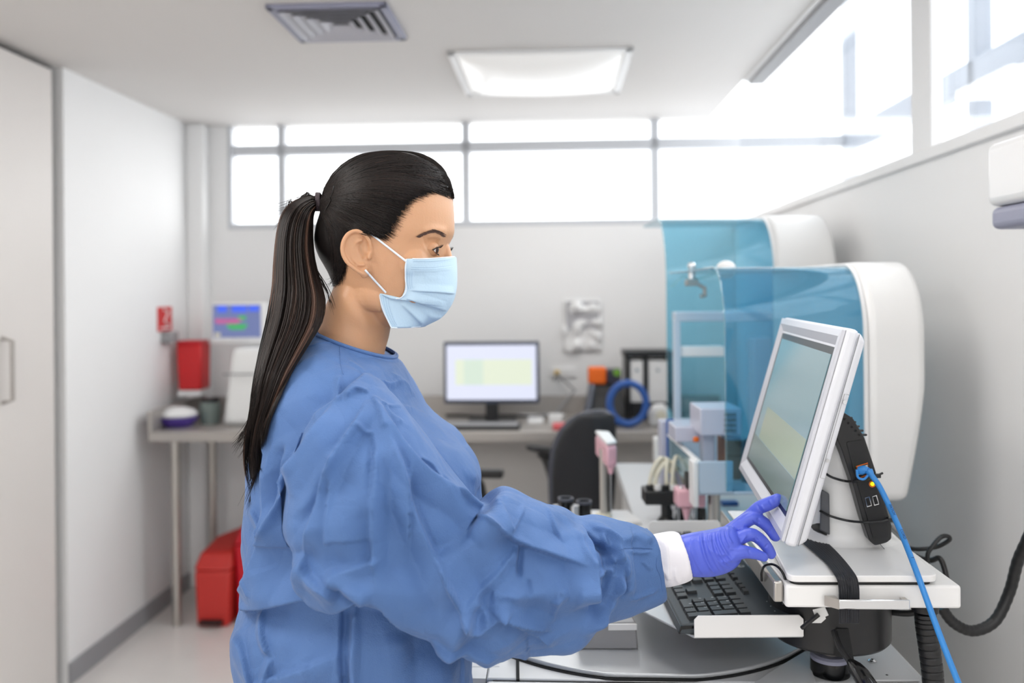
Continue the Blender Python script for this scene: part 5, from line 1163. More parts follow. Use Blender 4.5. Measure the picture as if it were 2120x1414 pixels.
# ---- the right hand; the glove uses the same bones, a little thicker
tipd = 1.192
Hn = zz(1340, 980, 3.822)
def hand_bones(mb, k=1.0):
    def f(pts, n=16, nn=14):
        S_ = spline([tuple(P(*Hn((x, y))[0], d_))+(r,) for x, y, d_, r in pts], n)
        mb.tube([tuple(q[:3]) for q in S_], [float(q[3])*k for q in S_], nn)
        mb.sphere(S_[-1][:3], S_[-1][3]*k*1.0, 14, 10)
    f([(640, 470, 1.222, 0.0105), (730, 400, 1.224, 0.0095), (800, 340, 1.218, 0.0082), (880, 275, 1.208, 0.0092), (960, 240, 1.199, 0.0092), (1030, 208, 1.190, 0.0084)])            # index
    f([(620, 520, 1.208, 0.0105), (720, 425, 1.208, 0.0100), (828, 352, 1.207, 0.0096), (900, 378, 1.206, 0.0088), (965, 430, 1.205, 0.0088), (1012, 492, 1.203, 0.0082)])          # middle
    f([(610, 590, 1.194, 0.0105), (720, 520, 1.192, 0.0096), (815, 482, 1.191, 0.0092), (890, 520, 1.190, 0.0084), (945, 580, 1.190, 0.0080), (978, 635, 1.190, 0.0074)])            # ring
    f([(610, 670, 1.184, 0.0120), (690, 635, 1.180, 0.0108), (760, 622, 1.178, 0.0092), (850, 635, 1.177, 0.0076), (922, 662, 1.177, 0.0064)])                                        # little
    f([(470, 640, 1.215, 0.012), (560, 640, 1.232, 0.012), (640, 650, 1.243, 0.010), (700, 670, 1.25, 0.0085)])                                             # thumb
    S_ = [(250, 500, 352, 812, 1.199, 0.0235), (330, 480, 420, 815, 1.199, 0.0235), (430, 462, 500, 812, 1.20, 0.025), (520, 448, 590, 790, 1.20, 0.027), (600, 430, 670, 750, 1.20, 0.028), (655, 420, 720, 700, 1.20, 0.025), (700, 440, 735, 650, 1.20, 0.018)]
    sp = []
    for ax, ay, bx, by, d_, hd in S_:
        (a0, a1), (b0_, b1) = Hn((ax, ay))[0], Hn((bx, by))[0]
        if k < 1: ma, mb2 = (a0+b0_)/2, (a1+b1)/2; a0, b0_ = ma+(a0-ma)*k, ma+(b0_-ma)*k; a1, b1 = mb2+(a1-mb2)*k, mb2+(b1-mb2)*k
        sp.append((a0, a1, b0_, b1, d_, hd*k))
    loftpx(mb, sp, 24, 40, 0.9, 0.9)
hand_bones(bb, 0.55)
# relaxed far hand
q0 = P(800, 1440, 1.40)
bb.sphere(q0+Vector((0.012, 0, -0.045)), 0.04, 14, 10, (0.9, 0.35, 1.2))
for i in range(4):
    b_0 = q0+Vector((-0.012+i*0.018, 0, -0.075)); ln = (0.058, 0.072, 0.078, 0.068)[i]
    bb.tube([tuple(b_0), tuple(b_0+Vector((0.004, -0.004, -ln*0.45))), tuple(b_0+Vector((0.012, -0.012, -ln)))], [0.009, 0.008, 0.0065], 10)
bb.tube([tuple(q0+Vector((0.03, -0.005, -0.03))), tuple(q0+Vector((0.055, -0.012, -0.055))), tuple(q0+Vector((0.062, -0.015, -0.085)))], [0.011, 0.010, 0.008], 10)
BV, BF = remesh(bb, 0.004, 2)
off = len(HV)
person = mk('person', np.vstack([HV, BV]), list(HF)+[tuple(i+off for i in f) for f in BF], 'skin', None, ang=180, fixn=False,
            label='woman in blue isolation gown, mask and gloves, dark ponytail, reaching to the touch monitor', cat='person')
head_bvh = to_bvh(HV, HF)
def child(name, V, F_, m, parent=person, **k): return mk(name, V, F_, m, parent, ang=k.pop('ang', 180), fixn=k.pop('fixn', False), **k)

# ---- eyes, lashes, brows
mat('eye_white', (226, 218, 212), 0.15); mat('iris_brown', (70, 38, 24), 0.1); mat('pupil', (8, 8, 8), 0.1)
mat('lash', (14, 11, 11), 0.6); mat('brow', (100, 76, 66), 0.7)
mat('lid_skin', (206, 148, 114), 0.45, bump=0.1, bscale=400, sss=0.1)
eh = hit(head_bvh, 889, 515)
eyl = to_l(eh+Vector((0, 0.0106, 0)))
for sgn in (1, -1):
    ec = hl(eyl.x, eyl.y*sgn, eyl.z); r = 0.0120
    out = lf*(-1 if sgn == 1 else 1)            # outward, away from the nose
    gz = (fw*math.cos(0.16)+Vector((0, 0, -1))*math.sin(0.16)).normalized()
    if sgn == 1: gz = (gz+out*0.12).normalized()
    upv = (Vector((0, 0, 1))-gz*gz.z).normalized(); sd = upv.cross(gz)
    if sd.dot(out) < 0: sd = -sd
    def sph(az, el, rr_): return ec+(gz*math.cos(az)*math.cos(el)+sd*math.sin(az)*math.cos(el)+upv*math.sin(el))*rr_
    eb = MB().sphere(ec, r, 24, 16).build('eye', 'eye_white', person)
    cap = MB()
    def capm(ang, rr_, nr=5, na=20):
        vs = [ec+gz*rr_]; fs = []
        for i in range(1, nr+1):
            a = ang*i/nr
            for k in range(na): b_ = 2*math.pi*k/na; vs.append(ec+(gz*math.cos(a)+(sd*math.cos(b_)+upv*math.sin(b_))*math.sin(a))*rr_)
        for k in range(na): fs.append((0, 1+k, 1+(k+1) % na))
        for i in range(nr-1):
            for k in range(na): a = 1+i*na; fs.append((a+k, a+na+k, a+na+(k+1) % na, a+(k+1) % na))
        return vs, fs
    v_, f_ = capm(0.50, r*1.012); mk('iris', v_, f_, 'iris_brown', eb)
    v_, f_ = capm(0.22, r*1.02); mk('pupil', v_, f_, 'pupil', eb)
    # lids: a slightly larger ball with an almond opening
    def lid_top(az): u = (az+0.15)/1.0; return 0.36*max(0, 1-u*u)**0.6-0.02
    def lid_bot(az): u = (az+0.15)/1.0; return -0.36*max(0, 1-u*u)**0.7-0.02
    for top, nm in ((True, 'upper_lid'), (False, 'lower_lid')):
        vs = []; fs = []; na, ne = 40, 10
        for i in range(na+1):
            az = -2.1+4.2*i/na
            e0_ = lid_top(az) if top else lid_bot(az)
            for j in range(ne+1):
                el = e0_+(1.25-e0_)*j/ne if top else e0_+(-1.25-e0_)*j/ne
                rad = r*(1.05+0.045*math.exp(-(j/1.5)**2)-0.02*j/ne)
                vs.append(sph(az, el, rad))
        vs += [sph(-2.1+4.2*i/na, (lid_top if top else lid_bot)(-2.1+4.2*i/na), r*0.99) for i in range(na+1)]
        for i in range(na):
            for j in range(ne): a = i*(ne+1)+j; fs.append((a, a+1, a+ne+2, a+ne+1))
            b0_ = (na+1)*(ne+1); fs.append((i*(ne+1), (i+1)*(ne+1), b0_+i+1, b0_+i))
        mk(nm, vs, fs, 'skin', person, ang=70)
    lm = MB(); rg = random.Random(3)
    for i in range(34):
        i *= 45/33
        az = -0.75+1.75*i/45; e0_ = lid_top(az); b_0 = sph(az, e0_, r*1.09); dv = (b_0-ec).normalized(); ln = 0.0042+0.0026*(i/45)+rg.uniform(-0.001, 0.001)
        fan = sd*(0.25*(i/45-0.3))
        lm.tube([tuple(b_0), tuple(b_0+(dv+fan)*ln*0.6-upv*ln*0.05), tuple(b_0+(dv+fan)*ln+upv*ln*0.45)], [0.00030, 0.00024, 0.00008], 5)
    lm.tube([tuple(sph(-0.95+1.95*i/20, lid_top(-0.95+1.95*i/20)+0.01, r*1.105)) for i in range(21)], 0.00045, 6)
    for i in range(22):
        az = -0.6+1.5*i/21; b_0 = sph(az, lid_bot(az), r*1.09); dv = (b_0-ec).normalized(); ln = 0.0026
        lm.tube([tuple(b_0), tuple(b_0+dv*ln*0.7-upv*ln*0.6)], [0.00022, 0.0001], 4)
    lm.build('eyelashes', 'lash', person)
    bm_ = MB(); br = spline([(868, 492, 0.5), (882, 485, 1.6), (897, 480, 3.2), (908, 481, 4.6), (923, 489, 5.0)], 90)
    for i, (x, y, w_) in enumerate(br):
        for k in range(4):
            xx, yy_ = x+rg.uniform(-2, 2), y+rg.uniform(-w_*0.7, w_*0.7); h0 = hit(head_bvh, xx, yy_, 0.0004); h1 = hit(head_bvh, xx-7, yy_-2.2+1.0*(i > 45)*-1, 0.0013)
            if h0 is None or h1 is None or (h0-h1).length > 0.03: continue
            if sgn == -1:
                l0, l1 = to_l(h0), to_l(h1); h0, h1 = hl(l0.x, -l0.y, l0.z), hl(l1.x, -l1.y, l1.z)
            bm_.tube([tuple(h0), tuple((h0+h1)/2), tuple(h1)], [0.00017, 0.00015, 0.00005], 4)
    bm_.build('eyebrow', 'brow', person)

# ---- gown: torso, both sleeves, remeshed to one cloth, then folded
gb = MB()
torso = [(652, 680, 812, 738, 1.25, 0.078), (625, 708, 828, 752, 1.25, 0.115), (600, 748, 842, 778, 1.25, 0.160), (572, 800, 868, 824, 1.25, 0.182), (552, 855, 902, 872, 1.25, 0.188), (536, 925, 962, 918, 1.25, 0.190), (528, 985, 990, 968, 1.25, 0.190),
         (522, 1060, 988, 1035, 1.25, 0.186), (522, 1110, 978, 1100, 1.25, 0.184), (540, 1165, 970, 1180, 1.25, 0.184), (522, 1225, 968, 1240, 1.25, 0.186), (504, 1285, 968, 1290, 1.25, 0.188), (504, 1328, 969, 1330, 1.25, 0.188),
         (520, 1412, 970, 1412, 1.25, 0.188), (525, 1520, 985, 1520, 1.25, 0.19), (525, 1700, 990, 1700, 1.25, 0.195), (520, 1900, 995, 1900, 1.25, 0.2), (515, 2090, 1000, 2090, 1.25, 0.205)]
loftpx(gb, torso, 150, 96, 0.92, 0.86)
slv = [(760, 775, 660, 860, 1.12, 0.075), (800, 805, 640, 935, 1.105, 0.088), (846, 862, 628, 1030, 1.095, 0.095), (900, 925, 640, 1120, 1.09, 0.10), (955, 1000, 668, 1200, 1.09, 0.102), (1000, 1045, 760, 1238, 1.095, 0.104), (1045, 1018, 860, 1262, 1.10, 0.102), (1100, 1040, 975, 1312, 1.12, 0.098),
       (1165, 1055, 1100, 1340, 1.14, 0.094), (1200, 1072, 1190, 1336, 1.155, 0.082), (1232, 1070, 1238, 1288, 1.165, 0.070), (1290, 1084, 1300, 1268, 1.18, 0.058), (1335, 1092, 1358, 1246, 1.19, 0.050), (1347, 1094, 1374, 1236, 1.193, 0.046)]
loftpx(gb, slv, 110, 80, 0.9, 0.9)
slf = [(760, 790, 660, 860, 1.40, 0.07), (800, 860, 650, 900, 1.42, 0.075), (810, 1000, 655, 1010, 1.43, 0.07), (815, 1150, 670, 1150, 1.43, 0.065), (830, 1280, 700, 1300, 1.42, 0.055), (845, 1370, 740, 1390, 1.41, 0.045)]
loftpx(gb, slf, 50, 48)
GV, GF = remesh(gb, 0.0023, 6, 0.5)
GN = normals(GV, GF); gpx = proj(GV)
A2 = zz(460, 660, 1.875); A3 = zz(900, 940, 2.983)
folds = [
 (A2((575, 300), (518, 400), (440, 560), (390, 760), (365, 900)), 16, 0.009, 's', -1),
 (A2((575, 290), (700, 500), (815, 620), (930, 700), (1000, 770), (1125, 870)), 26, 0.016, 's', 1),
 (A2((590, 430), (595, 600), (590, 750), (597, 930), (625, 1020)), 16, 0.007, 's', -1),
 (A2((630, 430), (700, 600), (760, 780), (830, 920), (900, 1040), (960, 1130)), 24, 0.012, 's', 1),
 (A2((265, 470), (235, 600), (205, 800)), 14, -0.007, 's', 1), (A2((340, 520), (280, 650), (210, 830)), 12, 0.006, 'r'),
 (A2((450, 300), (380, 470), (300, 620), (200, 830), (160, 930), (80, 1100)), 34, 0.015, 's', -1),
 (A2((470, 480), (400, 640), (330, 760)), 14, 0.004, 'r'), (A2((400, 330), (330, 470), (270, 600)), 18, 0.005, 's', -1),
 (A2((60, 1130), (160, 1110), (350, 1058), (480, 1078), (590, 1052), (680, 1120), (820, 1185), (970, 1232)), 40, 0.030, 'S', -1, 0.22),
 (A2((365, 870), (385, 950), (460, 1010), (470, 1060)), 12, 0.008, 's', 1), (A2((415, 960), (540, 930), (640, 900)), 14, 0.005, 's', 1), (A2((360, 900), (355, 980), (352, 1040)), 7, 0.005, 's', -1),
 (A2((430, 960), (520, 1000), (600, 1050)), 16, 0.006, 'r'), (A2((470, 1000), (500, 1040), (560, 1060)), 8, -0.005, 'r'),
 (A2((460, 215), (455, 330)), 8, 0.004, 's', 1), (A2((480, 310), (520, 275), (575, 290)), 8, 0.006, 's', -1), (A2((520, 400), (560, 440), (590, 440)), 8, 0.004, 'c'),
 (A2((530, 215), (640, 245), (700, 240), (745, 300)), 8, 0.007, 's', 1), (A2((650, 205), (710, 240), (760, 310)), 7, 0.006, 's', 1), (A2((490, 150), (530, 190), (560, 230)), 7, 0.004, 'c'),
 (A2((690, 330), (760, 350), (820, 400)), 8, 0.005, 's', 1), (A2((620, 320), (650, 370), (700, 410)), 9, 0.005, 's', 1), (A2((575, 300), (600, 360), (615, 440)), 7, 0.005, 's', -1), (A2((575, 300), (640, 340), (700, 345)), 6, 0.004, 'c'),
 (A2((740, 540), (800, 570), (840, 640)), 8, 0.004, 's', -1), (A2((1000, 590), (990, 650), (960, 700)), 8, -0.006, 's', -1), (A2((900, 480), (950, 600), (985, 640)), 12, 0.004, 'r'),
 (A2((465, 1090), (465, 1414), (465, 1500)), 14, -0.008, 's', -1), (A2((505, 1090), (502, 1250), (500, 1500)), 12, 0.006, 's', -1),
 (A2((165, 1110), (175, 1200), (205, 1310)), 9, 0.006, 's', 1), (A2((60, 1200), (100, 1260), (130, 1450)), 16, 0.006, 's', 1), (A2((215, 1300), (180, 1380), (170, 1460)), 8, 0.005, 's', 1),
 (A2((905, 1220), (905, 1500)), 12, -0.006, 's', 1), (A2((700, 1200), (690, 1330), (700, 1500)), 30, 0.004, 'r'), (A2((515, 1080), (520, 1130), (515, 1170)), 5, 0.004, 'c'),
 (A2((120, 720), (150, 800), (180, 860)), 8, 0.005, 's', 1), (A2((160, 740), (170, 800), (190, 850)), 5, 0.004, 'c'), (A2((130, 960), (150, 1000), (170, 1040)), 6, 0.002, 'c'),
 (A2((575, 300), (560, 600), (600, 930)), 55, 0.007, 'f', 1, 30), (A2((700, 560), (800, 800), (900, 1000)), 60, 0.008, 'f', -1, 34), (A2((470, 620), (500, 850), (470, 990)), 45, 0.006, 'f', 1, 50), (A2((250, 700), (330, 900), (370, 1040)), 50, 0.006, 'f', -1, 45), (A2((680, 330), (780, 480), (900, 600)), 34, 0.005, 'f', 1, 40), (A2((560, 1100), (640, 1250), (660, 1500)), 60, 0.006, 'f', 1, 50), (A2((820, 1230), (830, 1330), (820, 1500)), 50, 0.006, 'f', -1, 50), (A2((330, 1100), (340, 1250), (310, 1500)), 60, 0.006, 'f', 1, 60),
 (A3((250, 700), (420, 820), (640, 880)), 50, 0.007, 'f', 1, 60), (A3((600, 560), (660, 760), (700, 1000)), 45, 0.006, 'f', -1, 50), (A3((100, 900), (330, 1050), (560, 1180)), 45, 0.007, 'f', 1, 50), (A3((820, 680), (840, 850), (800, 1050)), 40, 0.006, 'f', 1, 40), (A3((480, 260), (560, 400), (740, 540)), 36, 0.006, 'f', -1, 40), (A3((1180, 620), (1220, 760), (1230, 980)), 30, 0.004, 'f', 1, 30),
 (A3((0, 100), (180, 310), (350, 440), (520, 545), (700, 610), (860, 665), (930, 700)), 20, 0.011, 's', -1),
 (A3((545, 550), (530, 650), (512, 775)), 9, -0.006, 'c'), (A3((140, 900), (240, 840), (400, 690), (530, 555)), 12, 0.005, 's', 1),
 (A3((0, 560), (80, 760), (180, 930), (240, 1010)), 26, 0.010, 's', -1), (A3((140, 900), (200, 990), (260, 1015), (340, 980), (480, 915)), 12, 0.010, 's', -1), (A3((240, 840), (300, 900), (330, 980)), 9, 0.005, 's', 1),
 (A3((290, 890), (500, 1000), (690, 1080), (760, 1110)), 16, 0.007, 's', -1), (A3((380, 930), (500, 1020), (640, 1120), (740, 1205)), 14, 0.008, 's', -1), (A3((0, 1040), (150, 1090), (280, 1130), (420, 1180)), 14, 0.007, 's', 1),
 (A3((740, 780), (738, 900), (735, 1050)), 8, 0.003, 'c'), (A3((700, 900), (760, 850), (740, 800)), 8, 0.004, 's', 1), (A3((570, 760), (575, 850)), 7, -0.003, 'c'),
 (A3((888, 400), (910, 520), (930, 700), (930, 820), (965, 935)), 24, 0.020, 's', 1, 0.25),
 (A3((890, 410), (1000, 430), (1080, 520), (1100, 600), (1130, 680), (1100, 830), (1040, 950), (960, 1060), (900, 1150)), 10, 0.014, 'r'),
 (A3((905, 470), (960, 540), (1050, 600), (1095, 640)), 9, -0.012, 'r'), (A3((930, 750), (1000, 715), (1090, 690)), 8, 0.008, 's', 1), (A3((1010, 470), (1060, 600), (1090, 690)), 6, 0.006, 'c'),
 (A3((1130, 600), (1125, 700), (1140, 800), (1060, 900), (1020, 1000)), 9, -0.009, 'r'), (A3((1150, 590), (1145, 700), (1160, 860)), 14, 0.006, 's', -1), (A3((1010, 540), (1040, 700), (1000, 880), (940, 1000)), 8, -0.007, 'r'),
 (A3((1140, 588), (1250, 600), (1345, 600)), 5, 0.004, 's', 1), (A3((1180, 880), (1300, 860), (1385, 830)), 8, 0.004, 'c'), (A3((1270, 650), (1340, 720)), 5, 0.003, 'c'), (A3((1130, 540), (1250, 500), (1340, 560)), 10, 0.005, 'r'),
 (A3((390, 240), (420, 360), (470, 490)), 12, 0.006, 's', 1), (A3((540, 310), (500, 400), (450, 480)), 9, 0.004, 'c'), (A3((670, 320), (720, 440), (790, 560)), 12, 0.005, 's', -1), (A3((860, 460), (870, 600), (930, 690)), 8, 0.004, 'c'), (A3((720, 350), (820, 400), (885, 430)), 7, 0.004, 's', 1),
 (A3((770, 330), (830, 440), (880, 540)), 10, 0.003, 'r'), (A3((960, 440), (1060, 500), (1120, 570)), 8, 0.005, 'c'),
]
D = stroke_field(gpx, [(f[0], f[1]*0.9, f[2]*(1.0 if f[3] == 'S' else 1.6), f[3])+tuple(f[4:]) for f in folds])
# crumple everywhere, as creased nonwoven cloth has it
cr_n = np.empty(len(GV)); nz = np.empty((len(GV), 5))
for i, p in enumerate(GV):
    q = Vector(p); nz[i] = (noise.noise(Vector((p[0]*7+0.6*p[2], p[1]*7, p[2]*5))), noise.noise(q*5+Vector((3, 1, 9))), noise.noise(q*5+Vector((8, 4, 2))), noise.noise(q*19+Vector((1, 7, 3))), noise.noise(q*45+Vector((4, 7, 8))))
tri = lambda x: 2*np.abs(x-np.floor(x)-0.5)-0.5
cr_n = 0.0040*(np.abs(nz[:, 0])-0.2)
for k, (dx_, dy_, dz_, L_, A_f) in enumerate(((0.9, 0.3, 0.35, 0.105, 0.0050), (-0.5, 0.3, 0.8, 0.085, 0.0045), (0.35, 0.5, -0.9, 0.060, 0.0030), (0.95, -0.2, 0.1, 0.045, 0.0018))):
    u = (GV@np.array((dx_, dy_, dz_)))/L_+1.1*nz[:, 1+(k % 2)]+0.5*nz[:, 0]; msk = np.clip(0.55+1.6*nz[:, 1+((k+1) % 2)], 0.05, 1)
    cr_n += A_f*tri(u)*msk
cr_n += 0.0016*(0.25-np.abs(nz[:, 3]))+0.0007*nz[:, 4]
cr_n = smooth_disp(cr_n, GF, len(GV), 1)
near = np.clip(-GN[:, 1]*1.6, 0, 1)
D = smooth_disp(D, GF, len(GV), 1)
hem = np.clip((GV[:, 2]-0.40)/0.1, 0, 1)
near = np.clip(-GN[:, 1]*1.2+0.35, 0, 1)*np.clip(1.3+GN[:, 1]*0+(GN[:, 2]*0.3-GN[:, 1]*2), 0, 1)
GV = GV+GN*(cr_n+0.55*D*near)[:, None]; GV[:, 1] -= 0.6*D*near
# open neck: drop the faces of the top cap
gm = bpy.data.materials.new('gown_blue'); gm.use_nodes = True; MATS['gown_blue'] = gm; nt = gm.node_tree; b = nt.nodes['Principled BSDF']
b.inputs['Roughness'].default_value = 0.66; b.inputs['Specular IOR Level'].default_value = 0.3; b.inputs['Sheen Weight'].default_value = 0.10; b.inputs['Sheen Roughness'].default_value = 0.4
tc = nt.nodes.new('ShaderNodeTexCoord')
n1 = nt.nodes.new('ShaderNodeTexNoise'); n1.inputs['Scale'].default_value = 9; n1.inputs['Detail'].default_value = 6; nt.links.new(tc.outputs['Object'], n1.inputs['Vector'])
mx = nt.nodes.new('ShaderNodeMix'); mx.data_type = 'RGBA'; mx.inputs[6].default_value = (0.064, 0.136, 0.315, 1); mx.inputs[7].default_value = (0.100, 0.196, 0.435, 1)
nt.links.new(n1.outputs['Fac'], mx.inputs[0]); nt.links.new(mx.outputs[2], b.inputs['Base Color'])
vo = nt.nodes.new('ShaderNodeTexVoronoi'); vo.feature = 'DISTANCE_TO_EDGE'; vo.inputs['Scale'].default_value = 11
n2 = nt.nodes.new('ShaderNodeTexNoise'); n2.inputs['Scale'].default_value = 6; nt.links.new(tc.outputs['Object'], n2.inputs['Vector'])
ad = nt.nodes.new('ShaderNodeVectorMath'); ad.operation = 'MULTIPLY_ADD'; ad.inputs[1].default_value = (0.25, 0.25, 0.25); nt.links.new(n2.outputs['Color'], ad.inputs[0]); nt.links.new(tc.outputs['Object'], ad.inputs[2]); nt.links.new(ad.outputs[0], vo.inputs['Vector'])
mr = nt.nodes.new('ShaderNodeMapRange'); mr.inputs[1].default_value = 0.0; mr.inputs[2].default_value = 0.22; nt.links.new(vo.outputs['Distance'], mr.inputs[0])
bp1 = nt.nodes.new('ShaderNodeBump'); bp1.inputs['Strength'].default_value = 0.30; bp1.inputs['Distance'].default_value = 0.004; nt.links.new(mr.outputs[0], bp1.inputs['Height'])
n3 = nt.nodes.new('ShaderNodeTexNoise'); n3.inputs['Scale'].default_value = 45; n3.inputs['Detail'].default_value = 5; nt.links.new(tc.outputs['Object'], n3.inputs['Vector'])
bp2 = nt.nodes.new('ShaderNodeBump'); bp2.inputs['Strength'].default_value = 0.45; bp2.inputs['Distance'].default_value = 0.003; nt.links.new(n3.outputs['Fac'], bp2.inputs['Height']); nt.links.new(bp1.outputs[0], bp2.inputs['Normal'])
v2 = nt.nodes.new('ShaderNodeTexVoronoi'); v2.inputs['Scale'].default_value = 650; nt.links.new(tc.outputs['Object'], v2.inputs['Vector'])
bp3 = nt.nodes.new('ShaderNodeBump'); bp3.inputs['Strength'].default_value = 0.4; bp3.inputs['Distance'].default_value = 0.0006; nt.links.new(v2.outputs['Distance'], bp3.inputs['Height']); nt.links.new(bp2.outputs[0], bp3.inputs['Normal'])
nt.links.new(bp3.outputs[0], b.inputs['Normal'])
gown = child('isolation_gown', GV, GF, 'gown_blue')
gown_bvh = to_bvh(GV, GF)
# neck binding and its stitches
nb = [Vector(q) for q in ringpx(647, 677, 820, 739, 1.25, 0.082, 72, 0.95, 0.92)]
MB().tube([tuple(q) for q in nb], 0.0024, 8, closed=True).build('neck_binding', 'gown_blue', gown)
nb2 = [Vector(q) for q in ringpx(650, 676, 816, 735, 1.25, 0.079, 72, 0.95, 0.92)]
bd = MB(); bd.rings([[q+Vector((0, 0, 0.001)) for q in nb2], [q for q in nb], [q+(q-Vector((sum(a.x for a in nb)/72, 1.25, q.z)))*0.05+Vector((0, 0, -0.008)) for q in nb]], cap=False)
bd.build('neck_band', 'gown_blue', gown)
st_ = MB()
for pts in (A2((455, 90), (520, 112), (590, 135), (660, 158)), A2((455, 92), (460, 170), (470, 215)), A2((300, 122), (380, 95), (455, 90)), A3((1150, 585), (1250, 578), (1345, 585)), A3((1375, 640), (1372, 700), (1395, 760), (1410, 850))):
    pl = spline(pts, 50); prev = None; run = []
    for x, y in pl:
        h_ = hit(gown_bvh, x, y, 0.0006)
        if h_ is not None: run.append(tuple(h_))
    if len(run) > 3: MB().tube(run, 0.0006, 5).build('seam', 'gown_blue', gown)
# ---- knitted cuffs
mat('cuff_white', (238, 236, 242), 0.8, bump=0.25, bscale=260, sheen=0.3)
cb_ = MB(); loftpx(cb_, [(1325, 1112, 1345, 1205, 1.192, 0.028), (1350, 1108, 1372, 1214, 1.194, 0.030), (1375, 1103, 1397, 1211, 1.196, 0.030), (1395, 1101, 1420, 1204, 1.198, 0.029), (1408, 1106, 1432, 1196, 1.199, 0.027), (1404, 1112, 1426, 1188, 1.199, 0.022)], 30, 48)
CV, CF = remesh(cb_, 0.0018, 3); CN = normals(CV, CF); cpx = proj(CV)
D = stroke_field(cpx, [(A3((1400, 500), (1440, 600), (1450, 780)), 6, 0.003, 's', 1), (A3((1480, 700), (1490, 760), (1520, 800)), 5, 0.003, 'r'), (A3((1370, 700), (1420, 740), (1440, 790)), 5, 0.003, 's', -1), (A3((1500, 500), (1560, 640), (1575, 780)), 4, 0.0015, 'r')])
CV = CV+CN*(D*np.clip(-CN[:, 1]*1.5, 0, 1))[:, None]
child('knit_cuff', CV, CF, 'cuff_white')
q1 = P(800, 1400, 1.405); MB().tube([tuple(q1+Vector((0, 0, 0.03))), tuple(q1), tuple(q1+Vector((0, 0, -0.03)))], [0.036, 0.034, 0.03], 20).build('knit_cuff', 'cuff_white', person)
# ---- glove
gvb = MB(); hand_bones(gvb, 1.0)
VV, FF_ = remesh(gvb, 0.00115, 4, 0.5); NN = normals(VV, FF_); vp = proj(VV)
wr = [
 (Hn((270, 500), (300, 600), (350, 700), (380, 815)), 5, 0.0010, 's', 1), (Hn((345, 500), (350, 620), (400, 740), (450, 815)), 4, 0.0011, 's', -1),
 (Hn((425, 462), (430, 560), (470, 690), (545, 812)), 3.2, 0.0020, 'r'), (Hn((470, 460), (480, 570), (540, 700), (600, 790)), 2.8, 0.0014, 'r'), (Hn((505, 455), (505, 560), (545, 670), (640, 770)), 3.0, 0.0018, 'r'),
 (Hn((530, 450), (540, 550), (590, 660), (670, 745)), 2.6, 0.0014, 'r'), (Hn((570, 440), (575, 530), (620, 620), (690, 710)), 3.0, 0.0018, 'r'), (Hn((600, 440), (610, 520), (650, 600)), 2.4, 0.0012, 'r'),
 (Hn((640, 420), (640, 500), (680, 570)), 2.6, 0.0014, 'r'), (Hn((440, 480), (520, 470), (600, 445)), 2.6, 0.0010, 'r'), (Hn((665, 400), (700, 440), (770, 440)), 3, 0.0012, 's', 1),
 (Hn((740, 560), (760, 520), (790, 480)), 2.4, 0.0009, 'r'), (Hn((840, 510), (850, 550)), 2, -0.0010, 'r'), (Hn((860, 500), (875, 535)), 2, -0.0010, 'r'), (Hn((875, 350), (885, 400)), 2, -0.0011, 'r'), (Hn((830, 370), (850, 400), (880, 400)), 2, -0.0008, 'r'),
 (Hn((990, 430), (960, 470)), 2, -0.0009, 'r'), (Hn((960, 550), (930, 590)), 2, -0.0009, 'r'), (Hn((700, 370), (760, 330), (830, 290)), 2.2, 0.0009, 'r'), (Hn((720, 375), (790, 325), (840, 290)), 1.8, -0.0009, 'r'), (Hn((870, 240), (890, 290), (930, 320)), 2, -0.0010, 'r'), (Hn((900, 250), (930, 290)), 1.8, 0.0009, 'r'), (Hn((960, 200), (1000, 270)), 2.4, 0.0007, 'r'), (Hn((690, 610), (760, 600), (830, 590)), 2.2, 0.0007, 'r'), (Hn((560, 700), (640, 690), (700, 660)), 2.4, 0.0009, 'r'), (Hn((650, 600), (720, 600)), 2.2, 0.0008, 'r'), (Hn((480, 600), (560, 640), (640, 640)), 3, 0.0008, 'r'),
 (Hn((880, 620), (920, 640)), 1.8, 0.0005, 'r'), (Hn((800, 600), (820, 660)), 1.8, -0.0006, 'r'), (Hn((330, 520), (420, 540), (560, 520)), 3, 0.0006, 'r')]
D = 1.5*stroke_field(vp, wr)
for i, p in enumerate(VV): D[i] += 0.0005*noise.noise(Vector((p[0]*120, p[1]*60, p[2]*60)))
VV = VV+NN*(D*np.clip(-NN[:, 1]*1.4+0.1, 0, 1))[:, None]
mat('glove_nitrile', (84, 102, 214), 0.38, spec=0.5, bump=0.08, bscale=900, var=0.04, vscale=30)
child('nitrile_glove', VV, FF_, 'glove_nitrile')
mk_g = MB(); hq = P(800, 1440, 1.40)
mk_g.sphere(hq+Vector((0.012, 0, -0.045)), 0.043, 14, 10, (0.9, 0.38, 1.25))
for i in range(4):
    b_0 = hq+Vector((-0.012+i*0.018, 0, -0.075)); ln = (0.060, 0.074, 0.080, 0.070)[i]
    mk_g.tube([tuple(b_0), tuple(b_0+Vector((0.004, -0.004, -ln*0.45))), tuple(b_0+Vector((0.012, -0.012, -ln)))], [0.0105, 0.0095, 0.008], 10)
mk_g.tube([tuple(hq+Vector((0.03, -0.005, -0.03))), tuple(hq+Vector((0.055, -0.012, -0.055))), tuple(hq+Vector((0.062, -0.015, -0.087)))], [0.0125, 0.0115, 0.0095], 10)
gv2, gf2 = remesh(mk_g, 0.003, 2); child('nitrile_glove', gv2, gf2, 'glove_nitrile')
